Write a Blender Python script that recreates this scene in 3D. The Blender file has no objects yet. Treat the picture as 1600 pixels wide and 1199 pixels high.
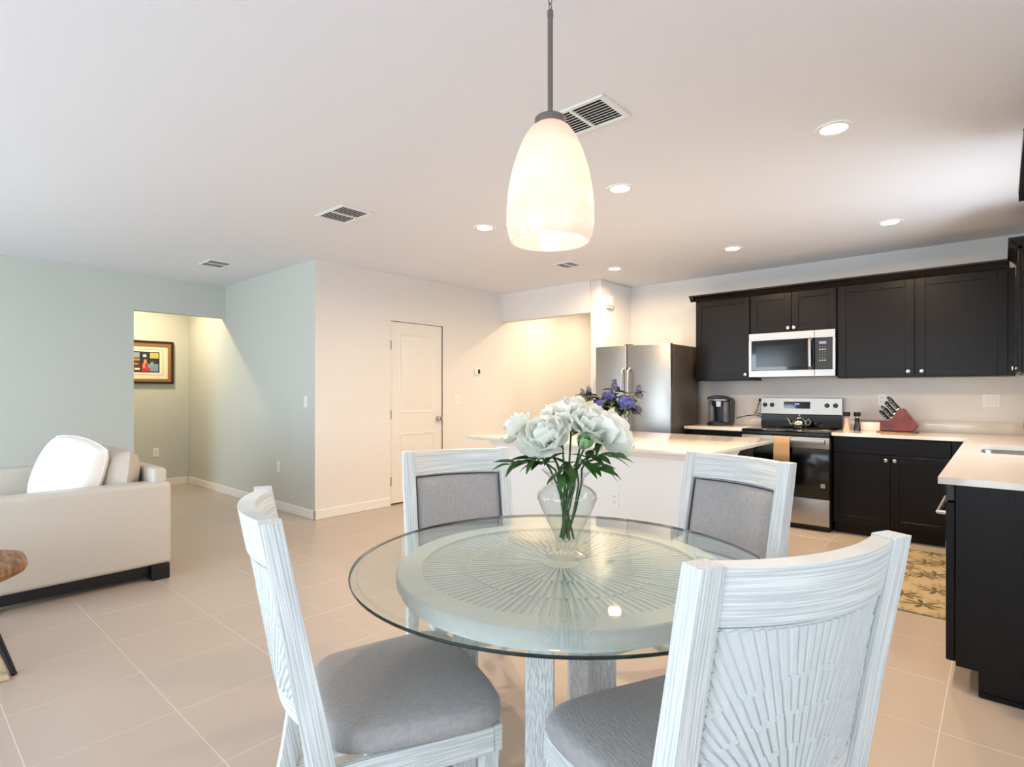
import bpy, bmesh, math, random
from mathutils import Vector, Matrix, Euler
R = math.radians
PI = math.pi
random.seed(7)
sc = bpy.context.scene
C = sc.collection

# ------------------------------------------------------------------ camera, world, daylight, exposure
CAM_YAW = 41.3
cam_d = bpy.data.cameras.new('camera')
cam = bpy.data.objects.new('camera', cam_d)
C.objects.link(cam)
cam.location = (0, 0, 1.28)
cam.rotation_euler = (R(90), 0, R(CAM_YAW))
cam_d.sensor_width = 36
cam_d.lens = 870 / 1600 * 36
cam_d.shift_y = 12.5 / 1600
cam_d.clip_start = 0.05
sc.camera = cam

sc.view_settings.view_transform = 'Standard'
sc.view_settings.look = 'None'
sc.view_settings.exposure = 0.06
sc.view_settings.gamma = 1
sc.view_settings.use_curve_mapping = False
sc.cycles.use_denoising = True
sc.cycles.use_adaptive_sampling = True
sc.cycles.adaptive_threshold = 0.025
sc.cycles.max_bounces = 8
sc.cycles.diffuse_bounces = 5
sc.cycles.glossy_bounces = 4
sc.cycles.transparent_max_bounces = 14
sc.cycles.sample_clamp_indirect = 6
sc.cycles.caustics_reflective = False
sc.cycles.caustics_refractive = False

w = bpy.data.worlds.new('daylight')
sc.world = w
w.use_nodes = True
nt = w.node_tree
bg = nt.nodes['Background']
tc = nt.nodes.new('ShaderNodeTexCoord')
sep = nt.nodes.new('ShaderNodeSeparateXYZ')
cr = nt.nodes.new('ShaderNodeValToRGB')
nt.links.new(tc.outputs['Generated'], sep.inputs[0])
mr = nt.nodes.new('ShaderNodeMapRange')
mr.inputs[1].default_value = -1
nt.links.new(sep.outputs[2], mr.inputs[0])
nt.links.new(mr.outputs[0], cr.inputs[0])
cr.color_ramp.elements[0].color = (0.30, 0.36, 0.22, 1)
cr.color_ramp.elements[0].position = 0.49
cr.color_ramp.elements[1].color = (0.72, 0.86, 1.0, 1)
cr.color_ramp.elements[1].position = 0.53
nt.links.new(cr.outputs[0], bg.inputs[0])
bg.inputs[1].default_value = 1.6


def area(name, loc, rot, sx, sy, power, col, shape='RECTANGLE', spread=180):
    l = bpy.data.lights.new(name, 'AREA')
    l.shape = shape
    l.size = sx
    if shape in ('RECTANGLE', 'ELLIPSE'):
        l.size_y = sy
    l.energy = power
    l.color = col
    l.spread = R(spread)
    o = bpy.data.objects.new(name, l)
    C.objects.link(o)
    o.location = loc
    o.rotation_euler = rot
    return o


DAY = (0.77, 0.875, 1.0)
# daylight coming in through the glass doors behind the camera, the nook window and the window over the sink
area('daylight_patio_door', (-5.0, -2.62, 1.15), (R(90), 0, 0), 2.3, 2.1, 135, DAY)
area('daylight_dining_door', (-1.2, -2.62, 1.15), (R(90), 0, 0), 2.7, 2.1, 118, DAY)
area('daylight_nook_window', (2.16, 0.6, 1.45), (R(90), 0, R(90)), 2.2, 1.2, 30, DAY)
area('daylight_sink_window', (0.62, 4.52, 1.58), (R(96), 0, R(90)), 0.95, 1.0, 36, DAY)

# ------------------------------------------------------------------ helpers
def lin(c):
    return tuple((x / 12.92 if x <= 0.04045 else ((x + 0.055) / 1.055) ** 2.4) for x in c)


def rgb(r, g, b):
    return lin((r / 255, g / 255, b / 255))


MATS = {}


def mat(name, col, rough=0.5, metal=0.0, bump=0.0, scale=40.0, stretch=(1, 1, 1), var=0.0, spec=0.5, coat=0.0, emit=None, es=0.0,
        coords='Object', detail=3.0, sheen=0.0, rvar=0.0, col2=None):
    m = bpy.data.materials.new(name)
    m.use_nodes = True
    nt = m.node_tree
    b = nt.nodes['Principled BSDF']
    b.inputs['Base Color'].default_value = (*col, 1)
    b.inputs['Roughness'].default_value = rough
    b.inputs['Metallic'].default_value = metal
    b.inputs['Specular IOR Level'].default_value = spec
    b.inputs['Coat Weight'].default_value = coat
    b.inputs['Coat Roughness'].default_value = 0.08
    b.inputs['Sheen Weight'].default_value = sheen
    if emit is not None:
        b.inputs['Emission Color'].default_value = (*emit, 1)
        b.inputs['Emission Strength'].default_value = es
    if bump or var or rvar or col2:
        tc = nt.nodes.new('ShaderNodeTexCoord')
        mp = nt.nodes.new('ShaderNodeMapping')
        mp.inputs['Scale'].default_value = stretch
        nz = nt.nodes.new('ShaderNodeTexNoise')
        nz.inputs['Scale'].default_value = scale
        nz.inputs['Detail'].default_value = detail
        nt.links.new(tc.outputs[coords], mp.inputs[0])
        nt.links.new(mp.outputs[0], nz.inputs['Vector'])
        if bump:
            bp = nt.nodes.new('ShaderNodeBump')
            bp.inputs['Strength'].default_value = bump
            bp.inputs['Distance'].default_value = 0.01
            nt.links.new(nz.outputs['Fac'], bp.inputs['Height'])
            nt.links.new(bp.outputs[0], b.inputs['Normal'])
        if var or col2:
            mx = nt.nodes.new('ShaderNodeMix')
            mx.data_type = 'RGBA'
            c2 = col2 if col2 else tuple(max(0, c * (1 - var)) for c in col)
            mx.inputs[6].default_value = (*col, 1)
            mx.inputs[7].default_value = (*c2, 1)
            r2 = nt.nodes.new('ShaderNodeMapRange')
            r2.inputs[1].default_value = 0.35
            r2.inputs[2].default_value = 0.65
            nt.links.new(nz.outputs['Fac'], r2.inputs[0])
            nt.links.new(r2.outputs[0], mx.inputs[0])
            nt.links.new(mx.outputs[2], b.inputs['Base Color'])
        if rvar:
            r3 = nt.nodes.new('ShaderNodeMapRange')
            r3.inputs[3].default_value = max(0, rough - rvar)
            r3.inputs[4].default_value = rough + rvar
            nt.links.new(nz.outputs['Fac'], r3.inputs[0])
            nt.links.new(r3.outputs[0], b.inputs['Roughness'])
    MATS[name] = m
    return m


def glass(name, tint, gloss_rough=0.02, ior=1.45):
    """thin clear glass: tinted see-through mixed with a Fresnel reflection, so that light passes through it"""
    m = bpy.data.materials.new(name)
    m.use_nodes = True
    nt = m.node_tree
    nt.nodes.remove(nt.nodes['Principled BSDF'])
    out = nt.nodes['Material Output']
    tr = nt.nodes.new('ShaderNodeBsdfTransparent')
    tr.inputs[0].default_value = (*tint, 1)
    gl = nt.nodes.new('ShaderNodeBsdfGlossy')
    gl.inputs['Roughness'].default_value = gloss_rough
    lw = nt.nodes.new('ShaderNodeLayerWeight')        # Schlick's Fresnel, the same from both sides of the pane
    lw.inputs[0].default_value = 0.5
    pw = nt.nodes.new('ShaderNodeMath')
    pw.operation = 'POWER'
    pw.inputs[1].default_value = 5
    nt.links.new(lw.outputs['Facing'], pw.inputs[0])
    f0 = ((ior - 1) / (ior + 1)) ** 2
    ma = nt.nodes.new('ShaderNodeMath')
    ma.operation = 'MULTIPLY_ADD'
    ma.inputs[1].default_value = 1 - f0
    ma.inputs[2].default_value = f0
    nt.links.new(pw.outputs[0], ma.inputs[0])
    mx = nt.nodes.new('ShaderNodeMixShader')
    nt.links.new(ma.outputs[0], mx.inputs[0])
    nt.links.new(tr.outputs[0], mx.inputs[1])
    nt.links.new(gl.outputs[0], mx.inputs[2])
    nt.links.new(mx.outputs[0], out.inputs[0])
    MATS[name] = m
    return m


class MB:
    """collects shapes into one mesh"""

    def __init__(self):
        self.bm = bmesh.new()
        self.mi = 0

    def _mark(self, faces):
        for f in faces:
            f.material_index = self.mi

    def box(self, x0, x1, y0, y1, z0, z1, bevel=0.0, seg=2):
        if x1 < x0: x0, x1 = x1, x0
        if y1 < y0: y0, y1 = y1, y0
        if z1 < z0: z0, z1 = z1, z0
        bm = self.bm
        v = [bm.verts.new(p) for p in ((x0, y0, z0), (x1, y0, z0), (x1, y1, z0), (x0, y1, z0), (x0, y0, z1), (x1, y0, z1), (x1, y1, z1), (x0, y1, z1))]
        fs = [bm.faces.new([v[i] for i in q]) for q in ((3, 2, 1, 0), (4, 5, 6, 7), (0, 1, 5, 4), (1, 2, 6, 5), (2, 3, 7, 6), (3, 0, 4, 7))]
        self._mark(fs)
        if bevel:
            es = list({e for f in fs for e in f.edges})
            r = bmesh.ops.bevel(bm, geom=es, offset=bevel, segments=seg, profile=0.5, affect='EDGES')
            self._mark(r['faces'])
        return self

    def hexa(self, bottom, top, bevel=0.0, seg=1):
        """bottom and top: four points each, counter-clockwise seen from above"""
        bm = self.bm
        v = [bm.verts.new(p) for p in list(bottom) + list(top)]
        fs = [bm.faces.new([v[i] for i in q]) for q in ((3, 2, 1, 0), (4, 5, 6, 7), (0, 1, 5, 4), (1, 2, 6, 5), (2, 3, 7, 6), (3, 0, 4, 7))]
        self._mark(fs)
        if bevel:
            es = list({e for f in fs for e in f.edges})
            r = bmesh.ops.bevel(bm, geom=es, offset=bevel, segments=seg, profile=0.5, affect='EDGES')
            self._mark(r['faces'])
        return self

    def loft(self, rings, closed=True, cap=True):
        bm = self.bm
        rv = [[bm.verts.new(p) for p in r] for r in rings]
        n = len(rv[0])
        fs = []
        for a, b in zip(rv, rv[1:]):
            for i in range(n if closed else n - 1):
                j = (i + 1) % n
                fs.append(bm.faces.new((a[i], a[j], b[j], b[i])))
        if cap and closed:
            fs.append(bm.faces.new(rv[0][::-1]))
            fs.append(bm.faces.new(rv[-1]))
        self._mark(fs)
        return self

    def lathe(self, prof, cx=0, cy=0, n=32, cap=False, cz=0):
        """profile of (radius, z)"""
        rings = [[(cx + r * math.cos(2 * PI * i / n), cy + r * math.sin(2 * PI * i / n), cz + z) for i in range(n)] for r, z in prof]
        return self.loft(rings, True, cap)

    def cyl(self, p0, p1, r0, r1=None, n=16):
        return self.tube([p0, p1], r0, n, r1)

    def tube(self, pts, r, n=10, r1=None):
        pts = [Vector(p) for p in pts]
        rings = []
        up = Vector((0, 0, 1))
        prev = None
        for i, p in enumerate(pts):
            d = (pts[min(i + 1, len(pts) - 1)] - pts[max(i - 1, 0)]).normalized()
            if prev is None:
                a = d.cross(up)
                if a.length < 1e-3:
                    a = d.cross(Vector((1, 0, 0)))
                a.normalize()
            else:
                a = (prev - d * prev.dot(d)).normalized()
            prev = a
            b = d.cross(a)
            rr = r if r1 is None else r + (r1 - r) * i / (len(pts) - 1)
            rings.append([p + a * (rr * math.cos(2 * PI * k / n)) + b * (rr * math.sin(2 * PI * k / n)) for k in range(n)])
        return self.loft(rings, True, True)

    def prism(self, poly, axis, a, b, bevel=0.0, seg=1):
        """poly: 2-D points; axis: 'x','y' or 'z' is the extrusion direction from a to b"""
        def P(p, t):
            return {'x': (t, p[0], p[1]), 'y': (p[0], t, p[1]), 'z': (p[0], p[1], t)}[axis]
        bm = self.bm
        v0 = [bm.verts.new(P(p, a)) for p in poly]
        v1 = [bm.verts.new(P(p, b)) for p in poly]
        n = len(poly)
        fs = [bm.faces.new(v0[::-1]), bm.faces.new(v1)]
        for i in range(n):
            j = (i + 1) % n
            fs.append(bm.faces.new((v0[i], v0[j], v1[j], v1[i])))
        self._mark(fs)
        if bevel:
            es = list({e for f in fs for e in f.edges})
            r = bmesh.ops.bevel(bm, geom=es, offset=bevel, segments=seg, profile=0.5, affect='EDGES')
            self._mark(r['faces'])
        return self

    def sphere(self, c, r, u=16, v=10, sx=1, sy=1, sz=1):
        rings = []
        for j in range(v + 1):
            a = -PI / 2 + PI * j / v
            rr = max(math.cos(a), 0.002) * r
            rings.append([(c[0] + sx * rr * math.cos(2 * PI * i / u), c[1] + sy * rr * math.sin(2 * PI * i / u), c[2] + sz * r * math.sin(a)) for i in range(u)])
        return self.loft(rings, True, True)

    def xf(self, M):
        bmesh.ops.transform(self.bm, matrix=M, verts=self.bm.verts[:])
        return self

    def mesh(self, name, angle=35):
        me = bpy.data.meshes.new(name)
        bmesh.ops.recalc_face_normals(self.bm, faces=self.bm.faces[:])
        self.bm.to_mesh(me)
        self.bm.free()
        if angle:
            for p in me.polygons:
                p.use_smooth = True
            me.set_sharp_from_angle(angle=R(angle))
        return me

    def build(self, name, m, parent=None, angle=35):
        return link(name, self.mesh(name, angle), m, parent)


def link(name, me, m, parent=None, matrix=None):
    """one mesh object; shapes are given in the parent's own space, or in world space when the parent is a thing() placed with world=True"""
    if m is not None and len(me.materials) == 0:
        for x in (m if isinstance(m, (list, tuple)) else [m]):
            me.materials.append(MATS[x] if isinstance(x, str) else x)
    o = bpy.data.objects.new(name, me)
    C.objects.link(o)
    if parent is not None:
        o.parent = parent
        if parent.get('_world'):
            o.matrix_parent_inverse = Matrix.Translation(-parent.location)
    if matrix is not None:
        o.matrix_local = matrix
    return o


def tag(o, label=None, cat=None, group=None, kind=None):
    if label: o['label'] = label
    if cat: o['category'] = cat
    if group: o['group'] = group
    if kind: o['kind'] = kind
    return o


WORLD_EMPTIES = []


def thing(name, label, cat, loc=(0, 0, 0), rz=0, group=None, world=True):
    o = bpy.data.objects.new(name, None)
    C.objects.link(o)
    o.empty_display_size = 0.1
    o.location = loc
    o.rotation_euler = (0, 0, rz)
    if world and rz == 0:
        o['_world'] = 1
        WORLD_EMPTIES.append(o)
    return tag(o, label, cat, group)


def struct(name, mb, m, label=None):
    o = mb.build(name, m)
    o['kind'] = 'structure'
    if label: o['label'] = label
    return o


# ------------------------------------------------------------------ materials
mat('ceiling_paint', rgb(232, 233, 240), 0.9, bump=0.06, scale=140)
mat('white_paint', rgb(231, 227, 224), 0.75, bump=0.04, scale=160)
mat('green_paint', rgb(203, 206, 199), 0.8, bump=0.04, scale=160)
mat('trim_white', rgb(238, 236, 234), 0.4)
mat('door_white', rgb(234, 230, 225), 0.45)
mat('tile', rgb(183, 169, 158), 0.3, bump=0.02, scale=3)
mat('grout', rgb(208, 197, 187), 0.8)
mat('cabinet', rgb(17, 11, 11), 0.3, bump=0.05, scale=30, stretch=(6, 6, 0.6), col2=rgb(10, 7, 8), spec=0.22)
mat('cabinet_inside', rgb(12, 10, 12), 0.6)
mat('quartz', rgb(226, 218, 208), 0.1, var=0.03, scale=60, coat=0.3)
mat('steel', rgb(174, 172, 170), 0.34, 1.0, bump=0.008, scale=60, stretch=(0.4, 0.4, 6))
mat('steel_side', rgb(120, 112, 106), 0.45, 0.9)
mat('chrome', rgb(215, 213, 210), 0.12, 1.0)
mat('nickel', rgb(225, 222, 216), 0.22, 1.0)
mat('brushed_nickel', rgb(140, 136, 132), 0.32, 1.0, bump=0.02, scale=200, stretch=(1, 1, 0.02))
mat('black_glass', rgb(6, 6, 8), 0.04, coat=0.5)
mat('oven_glass', rgb(8, 8, 10), 0.12)
mat('black_plastic', rgb(14, 14, 15), 0.35)
mat('dark_plastic', rgb(30, 30, 34), 0.3)
mat('grey_plastic', rgb(96, 98, 106), 0.3, 0.3)
mat('white_plastic', rgb(240, 240, 238), 0.35)
mat('screen', rgb(110, 120, 150), 0.2, emit=rgb(120, 140, 200), es=0.5)
mat('led', rgb(120, 150, 255), 0.3, emit=rgb(120, 150, 255), es=2.5)
mat('print_white', rgb(220, 220, 220), 0.6)
mat('leather', rgb(203, 196, 185), 0.42, bump=0.1, scale=220, var=0.03)
mat('cushion_leather', rgb(200, 189, 174), 0.45, bump=0.1, scale=200)
mat('pillow_cotton', rgb(246, 245, 243), 0.85, bump=0.1, scale=240)
mat('espresso', rgb(16, 16, 20), 0.3)
mat('black_metal', rgb(10, 10, 11), 0.4, 0.4)
mat('live_wood', rgb(164, 118, 70), 0.5, bump=0.15, scale=9, stretch=(1, 6, 1), col2=rgb(96, 62, 34), detail=6)
mat('seat_fabric', rgb(176, 174, 174), 0.85, bump=0.25, scale=150, stretch=(1, 0.35, 0.35), var=0.16, sheen=0.3, detail=4)
mat('piping', rgb(72, 72, 76), 0.8)
mat('vent_white', rgb(236, 236, 236), 0.5)
mat('vent_dark', rgb(22, 24, 30), 0.8)
mat('knife_wood', rgb(120, 36, 20), 0.3, bump=0.05, scale=12, stretch=(1, 8, 1), col2=rgb(84, 22, 12), coat=0.3)
mat('brown_wood', rgb(148, 104, 70), 0.5, bump=0.05, scale=14, stretch=(1, 1, 5), col2=rgb(112, 74, 46))
mat('salt_pink', rgb(222, 172, 150), 0.3, coat=0.4)
mat('pepper_dark', rgb(28, 22, 20), 0.25, coat=0.4)
mat('towel', rgb(184, 152, 112), 0.9, bump=0.3, scale=260, sheen=0.4)
mat('napkin', rgb(240, 226, 222), 0.8)
mat('gold_frame', rgb(170, 122, 66), 0.35, 0.5, bump=0.1, scale=60)
mat('dark_frame', rgb(34, 14, 10), 0.35)
mat('mat_board', rgb(240, 228, 208), 0.9)
for i, c in enumerate(((24, 30, 34), (150, 160, 170), (196, 190, 90), (186, 140, 76), (84, 56, 34), (190, 52, 56), (232, 150, 120), (120, 150, 180), (40, 60, 70), (226, 226, 220))):
    mat('ink_%d' % i, rgb(*c), 0.6)
mat('petal', rgb(252, 252, 250), 0.55, sheen=0.2, col2=rgb(248, 250, 240), scale=14)
mat('petal_heart', rgb(242, 244, 216), 0.55)
mat('bud_green', rgb(124, 166, 104), 0.5, col2=rgb(170, 200, 150), scale=30)
mat('leaf', rgb(64, 104, 44), 0.45, col2=rgb(36, 70, 30), scale=30)
mat('leaf_olive', rgb(86, 104, 50), 0.5, col2=rgb(48, 62, 32), scale=30)
mat('stem', rgb(58, 96, 46), 0.5)
mat('stem_dark', rgb(44, 52, 34), 0.6)
mat('blue_floret', rgb(88, 92, 176), 0.6, col2=rgb(52, 54, 128), scale=90)
mat('violet_floret', rgb(112, 108, 160), 0.6, col2=rgb(60, 56, 104), scale=90)
mat('rug_cream', rgb(206, 192, 160), 0.95, bump=0.4, scale=120, var=0.15)
mat('sink_steel', rgb(140, 140, 142), 0.35, 1.0)
mat('lens', (1, 0.9, 0.75), 0.5, emit=(1.0, 0.86, 0.66), es=14)
mat('bulb', (1, 0.9, 0.7), 0.5, emit=(1.0, 0.80, 0.50), es=9)
mat('table_edge', rgb(14, 34, 30), 0.08, coat=0.4)
glass('window_glass', (0.97, 0.985, 0.98))
glass('table_glass', (0.952, 0.986, 0.972), ior=1.55)
glass('vase_glass', (0.94, 0.955, 0.95), ior=1.5)


def whitewash(name, axis):
    """white-washed timber with fine combed grooves along one local axis (the lean of the chair backs is followed)"""
    m = mat(name, rgb(222, 226, 226), 0.55)
    nt = m.node_tree
    b = nt.nodes['Principled BSDF']
    tc = nt.nodes.new('ShaderNodeTexCoord')
    sp = nt.nodes.new('ShaderNodeSeparateXYZ')
    cb = nt.nodes.new('ShaderNodeCombineXYZ')
    nt.links.new(tc.outputs['Object'], sp.inputs[0])
    ax = 'xyz'.index(axis)
    f = 210
    sc_ = {'x': (4, 0, f), 'y': (f, 4, f), 'z': (f, f, 4)}[axis]
    src = [sp.outputs[0], sp.outputs[1], sp.outputs[2]]
    if axis == 'z':
        lean = nt.nodes.new('ShaderNodeMath')
        lean.operation = 'MULTIPLY_ADD'
        lean.inputs[1].default_value = LEAN / .55
        nt.links.new(sp.outputs[2], lean.inputs[0])
        nt.links.new(sp.outputs[1], lean.inputs[2])
        src[1] = lean.outputs[0]
    for i in range(3):
        mu = nt.nodes.new('ShaderNodeMath')
        mu.operation = 'MULTIPLY'
        mu.inputs[1].default_value = sc_[i]
        nt.links.new(src[i], mu.inputs[0])
        nt.links.new(mu.outputs[0], cb.inputs[i])
    nz = nt.nodes.new('ShaderNodeTexNoise')
    nz.inputs['Scale'].default_value = 1.0
    nz.inputs['Detail'].default_value = 1.0
    nt.links.new(cb.outputs[0], nz.inputs['Vector'])
    r2 = nt.nodes.new('ShaderNodeMapRange')
    r2.inputs[1].default_value = 0.36
    r2.inputs[2].default_value = 0.62
    nt.links.new(nz.outputs['Fac'], r2.inputs[0])
    mx = nt.nodes.new('ShaderNodeMix')
    mx.data_type = 'RGBA'
    mx.inputs[6].default_value = (*rgb(203, 209, 211), 1)
    mx.inputs[7].default_value = (*rgb(234, 237, 237), 1)
    nt.links.new(r2.outputs[0], mx.inputs[0])
    nt.links.new(mx.outputs[2], b.inputs['Base Color'])
    bp = nt.nodes.new('ShaderNodeBump')
    bp.inputs['Strength'].default_value = 0.5
    bp.inputs['Distance'].default_value = 0.002
    nt.links.new(r2.outputs[0], bp.inputs['Height'])
    nt.links.new(bp.outputs[0], b.inputs['Normal'])
    return m


LEAN = .105          # how far a chair back leans over its height
whitewash('wash_x', 'x')
whitewash('wash_y', 'y')
whitewash('wash_z', 'z')
mat('wash_plain', rgb(218, 223, 224), 0.55, bump=0.08, scale=60, stretch=(1, 1, 0.2), var=0.06)


def petal_material():
    m = MATS['petal']
    nt = m.node_tree
    b = nt.nodes['Principled BSDF']
    out = nt.nodes['Material Output']
    tl = nt.nodes.new('ShaderNodeBsdfTranslucent')
    tl.inputs[0].default_value = (*rgb(250, 252, 242), 1)
    mx = nt.nodes.new('ShaderNodeMixShader')
    mx.inputs[0].default_value = 0.25
    nt.links.new(b.outputs[0], mx.inputs[1])
    nt.links.new(tl.outputs[0], mx.inputs[2])
    nt.links.new(mx.outputs[0], out.inputs[0])


petal_material()


def runner_material():
    """beige ground printed with olive palm leaves: a star of leaflets round each cell of a Voronoi pattern"""
    m = mat('runner_leaves', rgb(214, 190, 148), 0.95)
    nt = m.node_tree
    b = nt.nodes['Principled BSDF']

    def math_(op, a, b_=None):
        n = nt.nodes.new('ShaderNodeMath')
        n.operation = op
        for i, x in enumerate((a, b_)):
            if x is None:
                continue
            if isinstance(x, (int, float)):
                n.inputs[i].default_value = x
            else:
                nt.links.new(x, n.inputs[i])
        return n.outputs[0]
    tc = nt.nodes.new('ShaderNodeTexCoord')
    masks = []
    for sc2, off in (((4.2, 5.2, 0), (0, 0, 0)), ((6.5, 8.0, 0), (3.3, 1.7, 0))):
        mp = nt.nodes.new('ShaderNodeMapping')
        mp.inputs['Scale'].default_value = sc2
        mp.inputs['Location'].default_value = off
        nt.links.new(tc.outputs['Object'], mp.inputs[0])
        vo = nt.nodes.new('ShaderNodeTexVoronoi')
        vo.voronoi_dimensions = '2D'
        vo.inputs['Scale'].default_value = 1.0
        vo.inputs['Randomness'].default_value = 0.8
        nt.links.new(mp.outputs[0], vo.inputs['Vector'])
        df = nt.nodes.new('ShaderNodeVectorMath')
        df.operation = 'SUBTRACT'
        nt.links.new(mp.outputs[0], df.inputs[0])
        nt.links.new(vo.outputs['Position'], df.inputs[1])
        sp = nt.nodes.new('ShaderNodeSeparateXYZ')
        nt.links.new(df.outputs[0], sp.inputs[0])
        ang = math_('ARCTAN2', sp.outputs[1], sp.outputs[0])
        spk = math_('COSINE', math_('MULTIPLY', ang, 7.0))
        lim = math_('ADD', math_('MULTIPLY', spk, 0.19), 0.30)
        k = math_('MULTIPLY', math_('SUBTRACT', lim, vo.outputs['Distance']), 9.0)
        k2 = nt.nodes.new('ShaderNodeClamp')
        nt.links.new(k, k2.inputs[0])
        masks.append(k2.outputs[0])
    mx = nt.nodes.new('ShaderNodeMix')
    mx.data_type = 'RGBA'
    mx.inputs[6].default_value = (*rgb(184, 164, 130), 1)
    mx.inputs[7].default_value = (*rgb(150, 134, 100), 1)
    nt.links.new(masks[1], mx.inputs[0])
    mx2 = nt.nodes.new('ShaderNodeMix')
    mx2.data_type = 'RGBA'
    mx2.inputs[7].default_value = (*rgb(98, 88, 58), 1)
    nt.links.new(mx.outputs[2], mx2.inputs[6])
    nt.links.new(masks[0], mx2.inputs[0])
    nt.links.new(mx2.outputs[2], b.inputs['Base Color'])


runner_material()


def shade_material():
    """translucent alabaster glass with faint swirls; the bulb inside lights it, and it glows softly itself"""
    m = mat('alabaster', rgb(246, 226, 210), 0.25)
    nt = m.node_tree
    nt.nodes.remove(nt.nodes['Principled BSDF'])
    out = nt.nodes['Material Output']
    tc = nt.nodes.new('ShaderNodeTexCoord')
    mp = nt.nodes.new('ShaderNodeMapping')
    mp.inputs['Rotation'].default_value = (0, R(35), 0)
    mp.inputs['Scale'].default_value = (5, 5, 22)
    nz = nt.nodes.new('ShaderNodeTexNoise')
    nz.inputs['Scale'].default_value = 0.9
    nz.inputs['Detail'].default_value = 2
    nt.links.new(tc.outputs['Object'], mp.inputs[0])
    nt.links.new(mp.outputs[0], nz.inputs['Vector'])
    mx = nt.nodes.new('ShaderNodeMix')
    mx.data_type = 'RGBA'
    mx.inputs[6].default_value = (*rgb(250, 208, 198), 1)
    mx.inputs[7].default_value = (*rgb(253, 238, 232), 1)
    nt.links.new(nz.outputs['Fac'], mx.inputs[0])
    tl = nt.nodes.new('ShaderNodeBsdfTranslucent')
    df = nt.nodes.new('ShaderNodeBsdfDiffuse')
    gl = nt.nodes.new('ShaderNodeBsdfGlossy')
    gl.inputs['Roughness'].default_value = 0.15
    em = nt.nodes.new('ShaderNodeEmission')
    em.inputs[1].default_value = 0.16
    for n_ in (tl, df, em):
        nt.links.new(mx.outputs[2], n_.inputs[0])
    m1 = nt.nodes.new('ShaderNodeMixShader')
    m1.inputs[0].default_value = 0.4
    nt.links.new(tl.outputs[0], m1.inputs[1])
    nt.links.new(df.outputs[0], m1.inputs[2])
    m2 = nt.nodes.new('ShaderNodeMixShader')
    m2.inputs[0].default_value = 0.04
    nt.links.new(m1.outputs[0], m2.inputs[1])
    nt.links.new(gl.outputs[0], m2.inputs[2])
    ad = nt.nodes.new('ShaderNodeAddShader')
    nt.links.new(m2.outputs[0], ad.inputs[0])
    nt.links.new(em.outputs[0], ad.inputs[1])
    nt.links.new(ad.outputs[0], out.inputs[0])


shade_material()

# ------------------------------------------------------------------ the setting
CE = 2.60           # ceiling height
YK = 6.30           # kitchen back wall
XR = 0.44           # kitchen right wall
XD = -5.13          # wall with the white door
YG = 2.868          # green side wall
XL = -7.28          # green wall with the hall opening
XH = -8.55          # end wall of the hall
YJ = 5.60           # wall with the doorway beside the fridge
YB = -2.5           # wall behind the camera
XN = 2.0            # dining nook wall

floor = struct('floor', MB().box(XH - .15, XN + .15, YB - .15, 8.4, -0.12, -0.0008), 'grout')
# tiles: a square grid of 0.461 m, joints at X = -0.175 and Y = 0.79
TS = 0.461
tme = MB().box(-TS / 2 + .002, TS / 2 - .002, -TS / 2 + .002, TS / 2 - .002, -0.012, 0, bevel=0.0008, seg=1).mesh('tile', 0)
s_, c_ = math.sin(R(CAM_YAW)), math.cos(R(CAM_YAW))
cells = []
for i in range(-20, 6):
    for j in range(-8, 17):
        x = -0.175 + (i + .5) * TS
        y = 0.79 + (j + .5) * TS
        if x > XN or x < XH or y < YB or y > 8.3:
            continue
        if y > YG and x < XD - .05:
            continue
        if y > YK and not (XD < x < -3.4):
            continue
        if x > XR + .1 and y > 2.9:
            continue
        d = -s_ * x + c_ * y
        r = c_ * x + s_ * y
        vis = d > 0.25 and abs(r) < d * (800 / 870) + 0.5 and 0.79 < d + 0.5
        hidden = (XL - .1 < x < -4.4 and -5.9 < x and y < 1.2) or (y > 5.75 and x > -3.4) or (x > -0.05 and y > 3.1) or (-3.2 < x < -1.5 and 3.7 < y < 4.4)
        cells.append((0 if (vis and not hidden) else 1, d if vis else 50 + abs(d), x, y))
cells.sort()
n_tile = 0
rest = []
for pr, d, x, y in cells:
    if pr == 0 and n_tile < 296:
        link('tile', tme, 'tile', floor, Matrix.Translation((x, y, 0)))
        n_tile += 1
    else:
        rest.append((x, y))
mb = MB()
h = TS / 2 - .002
for x, y in rest:
    mb.box(x - h, x + h, y - h, y + h, -0.012, 0)
o = mb.build('outlying_tiles', 'tile', floor, 0)
o['kind'] = 'stuff'

struct('ceiling', MB().box(XH - .15, XN + .15, YB - .15, 8.4, CE, CE + .12), 'ceiling_paint')
T = 0.12
# kitchen
struct('wall_back', MB().box(-3.53, XR + T, YK, YK + T, 0, CE), 'white_paint')
struct('wall_fridge_side', MB().box(-3.68, -3.53, YJ, 8.3, 0, CE, bevel=0.012), 'white_paint')
struct('wall_doorway', MB().box(XD, -3.68, YJ, YJ + T, 2.225, CE), 'white_paint')
mb = MB()
W0, W1, WZ0, WZ1 = 4.02, 5.02, 1.08, 2.08       # window over the sink
mb.box(XR, XR + T, 2.9, W0, 0, CE).box(XR, XR + T, W1, YK, 0, CE).box(XR, XR + T, W0, W1, 0, WZ0).box(XR, XR + T, W0, W1, WZ1, CE)
struct('wall_right', mb, 'white_paint')
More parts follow.
